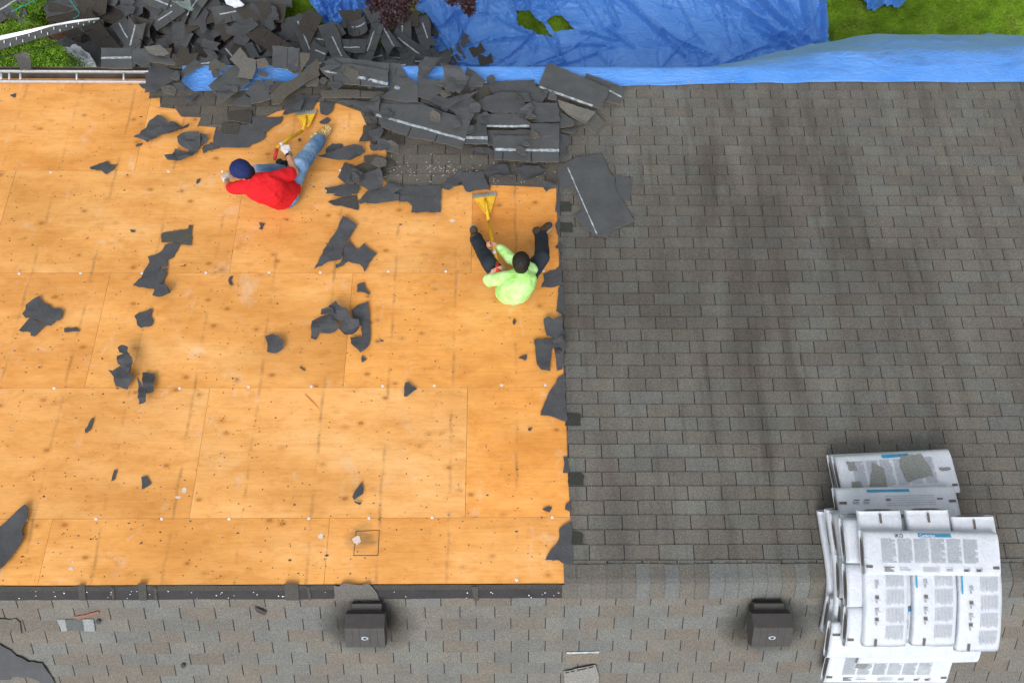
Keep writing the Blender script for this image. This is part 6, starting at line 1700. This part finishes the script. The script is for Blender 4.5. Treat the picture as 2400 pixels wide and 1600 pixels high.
def bundle(label, cx, cy, rot, layer, L_=BL, W_=BW, prints='full', seed=0, group=GB, lift=0.0, ends=True, torn=(), droop=1.0, sl=0.03):
    rg = random.Random(900 + seed)
    rf = RF(layer); z0 = layer * BH + lift
    ca, sa_ = math.cos(rot), math.sin(rot)
    e = empty('shingle_bundle', Vector((cx, cy, roof_z(cy, rf) + z0 + .01)), label, 'bundle', group)
    def at(u, v, w_):
        x = cx + u * ca - v * sa_; y = cy + u * sa_ + v * ca
        return Vector((x, y, roof_z(y, rf) + z0 + w_ + .012))
    nu_, nv_ = 34, 14
    # closed tube cross-section (rounded slab) swept along the length
    prof = []
    for k in range(28):
        t = 2 * PI * k / 28; c1, s1 = math.cos(t), math.sin(t); ex = .32
        prof.append((W_ / 2 * math.copysign(abs(c1) ** ex, c1), BH / 2 + BH / 2 * math.copysign(abs(s1) ** .55, s1)))
    vs = []; n_ = len(prof)
    for i in range(nu_ + 1):
        u = -L_ / 2 + L_ * i / nu_; te = min(1, (L_ / 2 - abs(u)) / .022)
        k = .90 + .10 * math.sqrt(max(0, te))
        for (v, w_) in prof:
            nn = .005 * noise.noise(Vector((u * 9 + seed, v * 12, w_ * 20)))
            vs.append(at(u, v * (.97 + .03 * k) , BH / 2 + (w_ - BH / 2) * k + nn))
    fs = []
    for i in range(nu_):
        for j in range(n_): fs.append((i * n_ + j, i * n_ + (j + 1) % n_, (i + 1) * n_ + (j + 1) % n_, (i + 1) * n_ + j))
    fs.append(tuple(range(n_))); fs.append(tuple(nu_ * n_ + k for k in range(n_))[::-1])
    fs = [f[::-1] for f in fs]
    mesh_obj('wrapper', vs, fs, M['wrap'], e, None, True)
    m = MB(); H = BH + .0028
    def q(u0, v0, u1, v1, ms, hh=0.0):
        nu2 = max(1, int(abs(u1 - u0) / .05)); nv2 = max(1, int(abs(v1 - v0) / .05)); V_ = []; F_ = []
        for i in range(nu2 + 1):
            for j in range(nv2 + 1):
                u = u0 + (u1 - u0) * i / nu2; v = v0 + (v1 - v0) * j / nv2
                hgt = BH / 2 + BH / 2 * (1 - min(1, abs(v) / (W_ / 2)) ** (2 / .32)) ** (.55 / 2)
                nn = .005 * noise.noise(Vector((u * 9 + seed, v * 12, .8 * 20 * BH)))
                V_.append(at(u, v, hgt + .0036 + hh + abs(nn) * .6))
        for i in range(nu2):
            for j in range(nv2):
                a0 = i * (nv2 + 1) + j; F_.append((a0, a0 + nv2 + 1, a0 + nv2 + 2, a0 + 1))
        m.add(V_, F_, ms)
    if prints == 'full':
        lo, hi = -L_ / 2 + .13, L_ / 2 - .17; nc = 6; cw = (hi - lo) / nc
        for c_ in range(nc):
            ys_ = W_ / 2 - .050
            k = 0
            while ys_ > -W_ / 2 + .105:
                a0 = lo + c_ * cw + .008; b0 = a0 + cw - .016 - (rg.random() * .03 if rg.random() < .3 else 0)
                q(a0, ys_, b0, ys_ - .0034, 0); ys_ -= .0088; k += 1
        q(-.10, W_ / 2 - .034, L_ / 2 - .38, W_ / 2 - .008, 1)
        # instruction pictograms
        for u in (.13, .27, .37):
            q(u - .030, -W_ / 2 + .072, u + .030, -W_ / 2 + .0705, 0); q(u - .024, -W_ / 2 + .040, u + .012, -W_ / 2 + .058, 2 if u > .2 else 0); q(u + .014, -W_ / 2 + .040, u + .026, -W_ / 2 + .064, 0)
        q(-.39, -W_ / 2 + .035, -.31, -W_ / 2 + .040, 2); q(-.39, -W_ / 2 + .046, -.32, -W_ / 2 + .050, 2); q(-.39, -W_ / 2 + .055, -.34, -W_ / 2 + .060, 2); q(-.395, -W_ / 2 + .066, -.31, -W_ / 2 + .071, 2)
        q(-.27, -W_ / 2 + .048, -.18, -W_ / 2 + .051, 2); q(-.27, -W_ / 2 + .064, -.20, -W_ / 2 + .067, 0)
        for k in range(5): q(-.08, -W_ / 2 + .036 + .008 * k, .06 - .015 * rg.random(), -W_ / 2 + .0385 + .008 * k, 0)
        q(-L_ / 2 + .010, -W_ / 2 + .062, -L_ / 2 + .062, -W_ / 2 + .082, 2); q(L_ / 2 - .065, -W_ / 2 + .062, L_ / 2 - .015, -W_ / 2 + .082, 2)
    elif prints == 'plainend':
        q(-L_ / 2 + .015, -.006, -L_ / 2 + .075, .010, 2)
    elif prints == 'band':
        q(-.25, W_ / 2 - .030, .12, W_ / 2 - .010, 1)
        for k in range(5): q(-.1, W_ / 2 - .06 - .018 * k, .33, W_ / 2 - .063 - .018 * k, 0)
        for u in (-.36, -.27): q(u - .03, W_ / 2 - .10, u + .02, W_ / 2 - .12, 0); q(u - .02, W_ / 2 - .085, u + .03, W_ / 2 - .092, 2)
        q(-.10, W_ / 2 - .085, -.06, W_ / 2 - .10, 2)
        q(-L_ / 2 + .015, W_ / 2 - .10, -L_ / 2 + .08, W_ / 2 - .12, 2); q(L_ / 2 - .08, W_ / 2 - .10, L_ / 2 - .02, W_ / 2 - .12, 2); q(L_ / 2 - .18, W_ / 2 - .085, L_ / 2 - .13, W_ / 2 - .095, 2)
    if m.v: 
        pr = m.build('printing', [M['print'], M['blue'], M['brown']], e); pr['kind'] = 'stuff'
    for (poly) in torn:
        V2 = jag(poly, .02, .004, rg); vs_ = [at(p[0], p[1], BH + .006) for p in V2]
        mesh_obj('torn_hole', vs_, [list(range(len(vs_)))], M['tear'], e)
    if ends:
        for s_ in (-1, 1):                      # open slot at each end where the dark shingles show
            vs_ = []; nn_ = 12
            for k in range(nn_):
                t = 2 * PI * k / nn_; v = W_ * .34 * math.cos(t); w_ = BH / 2 + BH * .23 * math.sin(t)
                vs_.append(at(s_ * (L_ / 2 + .0035), v, w_))
            mesh_obj('open_end', vs_, [list(range(nn_)) if s_ > 0 else list(range(nn_))[::-1]], M['brown'], e)
    return e
H90 = PI / 2
CX = 3.335; CY = -2.04
rg = random.Random(4)
k = 0
for lay in range(0, 7):
    jx, jy = rg.uniform(-.03, .03), rg.uniform(-.02, .02)
    if lay % 2 == 0:
        if lay == 6: continue
        for i in range(3):
            bundle('white shingle bundle laid up and down the slope in the lower layers of the stack', CX + (i - 1) * .36 + jx + rg.uniform(-.01, .01), CY + jy + rg.uniform(-.04, .04), H90 + rg.gauss(0, .015), lay, prints='plainend', seed=k, sl=0); k += 1
    else:
        for i in range(3):
            bundle('white shingle bundle laid along the ridge in the lower layers of the stack', CX + jx + rg.uniform(-.035, .035), CY + jy + (i - 1) * .345, rg.gauss(0, .015), lay, prints='full' if i == 0 else 'none', seed=k); k += 1
# top layer: three bundles up and down the slope, then one across
def PH(px, py, h, lay=None):
    """world xy where a photo pixel meets the height h above the rounded roof"""
    d = ray(px, py); t = 5.0
    for _ in range(40):
        p = d * t; zz = roof_z(p.y, RF(h / BH - 1)) + h; t = (zz - ZC) / d.z
    p = d * t; return p.x, p.y
T6 = 6 * BH + BH
for (px, py, lab, sd_) in ((2078, 1361, 'top bundle running up and down the slope, nearest the brown side slots', 61), (2192, 1359, 'top bundle running up and down the slope between two others, blue strip beside it', 62), (2299, 1374, 'top bundle running up and down the slope at the right rim of the stack', 63)):
    x, y = PH(px, py, T6)
    e = bundle('white ' + lab, x, y, -H90 + .01, 6, W_=.352, L_=1.08, prints='none', seed=sd_, group=GB)
    # print on the south half, running along the bundle
    m = MB(); W_ = .352; L_ = 1.08; rf = RF(6); z0 = 6 * BH
    def at6(u, v, hh=0): 
        ca, sa_ = math.cos(-H90 + .01), math.sin(-H90 + .01); X = x + u * ca - v * sa_; Y = y + u * sa_ + v * ca
        return Vector((X, Y, roof_z(Y, rf) + z0 + BH + .0195 + hh))
    def q6(u0, v0, u1, v1, ms):
        n2 = max(1, int(abs(u1 - u0) / .05)); V_ = []
        for i in range(n2 + 1):
            for v in (v0, v1): V_.append(at6(u0 + (u1 - u0) * i / n2, v))
        m.add(V_, [(2 * i + 1, 2 * i + 3, 2 * i + 2, 2 * i) if v1 < v0 else (2 * i, 2 * i + 2, 2 * i + 3, 2 * i + 1) for i in range(n2)], ms)
    for c_ in range(4):
        a0 = -.08 + c_ * .145
        v = .0
        for r_ in range(13): q6(a0, -.012 + .0112 * r_, a0 + .125 - (rg.random() * .02), -.0085 + .0112 * r_, 0)
    for u in (.02, .14, .24, .32):
        q6(u - .03, -.105, u - .005, -.075, 0 if u < .05 or u == .24 else 2); q6(u, -.110, u + .003, -.060, 0); q6(u + .01, -.10, u + .03, -.085, 0)
    q6(.47, -.10, .53, -.078, 2); q6(-.52, -.02, -.45, .0, 2)
    if sd_ == 62: q6(-.33, -.09, -.29, -.05, 2)
    if sd_ != 61: q6(-.25, -.168, .05, -.155, 1)
    pr = m.build('printing', [M['print'], M['blue'], M['brown']], e); pr['kind'] = 'stuff'
x, y = PH(2183, 1298, 7 * BH + BH)
D = bundle('topmost white bundle lying crosswise on the stack with a blue band at its upper edge', x, y, -.015, 7, L_=1.09, W_=.335, seed=71, ends=True)
# black letters cut off by the folded edge
def text(s, u, v, size, mat, e, cx, cy, rot, layer, W_, push=0.0):
    cu = bpy.data.curves.new('txt', 'FONT'); cu.body = s; cu.size = size; cu.extrude = .0004; cu.resolution_u = 2
    o = bpy.data.objects.new('txt', cu); C.objects.link(o); dg = bpy.context.evaluated_depsgraph_get(); dg.update()
    me = bpy.data.meshes.new_from_object(o.evaluated_get(dg)); bpy.data.objects.remove(o)
    rf = RF(layer); ca, sa_ = math.cos(rot), math.sin(rot); vs = []
    for vt in me.vertices:
        uu, vv = u + vt.co.x, v + vt.co.y; X = cx + uu * ca - vv * sa_; Y = cy + uu * sa_ + vv * ca
        hgt = BH / 2 + BH / 2 * (1 - min(1, abs(vv) / (W_ / 2)) ** (2 / .32)) ** (.55 / 2)
        vs.append(Vector((X, Y, roof_z(Y, rf) + layer * BH + .012 + hgt + .0055 + vt.co.z)))
    return mesh_obj('lettering', vs, [list(p.vertices) for p in me.polygons], M[mat], e)
text('IKO', -.29, .128, .040, 'black', D, x, y, -.015, 7, .335)
text('Cambridge', -.09, .136, .028, 'white', D, x, y, -.015, 7, .335)
# bundles at the north foot of the stack
x, y = PH(2106, 1193, 3 * BH)
bundle('white bundle with two pictograms wedged between the torn one and the stack', x, y, .015, 2, prints='band', seed=81, lift=0, group='white wrapped shingle bundles beside the stack')
x, y = PH(2102, 1197, 1.5 * BH)
x, y = PH(2102, 1112, 2 * BH)
bundle('white bundle torn open to grey shingles, highest up-roof of the stack', x, y + .0, .055, 1, prints='full', seed=82, W_=.36, group='white wrapped shingle bundles beside the stack',
       torn=([(.06, .155), (.26, .16), (.30, .06), (.31, -.02), (.07, -.06), (.04, .05)], [(-.20, .12), (-.11, .06), (-.12, -.10), (-.28, -.09), (-.25, -.02)], [(-.43, .14), (-.36, .13), (-.35, .06), (-.42, .06)], [(-.42, -.03), (-.35, -.03), (-.33, -.09), (-.43, -.09)], [(.38, .03), (.48, .04), (.49, .02), (.40, .01)]))
x0_, y0_ = PH(2090, 1110, .5 * BH)
bundle('white bundle almost hidden beneath the torn one', x, y - .005, .04, 0, prints='none', seed=83, group='white wrapped shingle bundles beside the stack')
x, y = PH(2083, 1562, 2.0 * BH)
bundle('white bundle lying lowest toward the bottom edge with two blue strips above it', x, y, -.012, 1, prints='full', seed=84, W_=.36, L_=1.10, torn=([(-.30, .03), (-.27, .07), (-.255, .05), (-.20, .04), (-.22, -.01), (-.31, -.005)],), group='white wrapped shingle bundles beside the stack')
bundle('white bundle beneath the one lying lowest toward the bottom edge', x + .035, y + .01, .0, 0, prints='none', seed=85, group='white wrapped shingle bundles beside the stack')
x, y = PH(2145, 1530, 2.7 * BH)
bundle('white bundle stepping out at the lower right foot of the stack', x + .02, y + .08, .01, 2, prints='band', seed=86, group='white wrapped shingle bundles beside the stack')

x, y = PH(2090, 1500, 4 * BH)
bundle('white bundle filling the step between the left side of the stack and its lowest bundle', x, y, .0, 3, prints='band', seed=91, L_=1.06, group='white wrapped shingle bundles beside the stack')
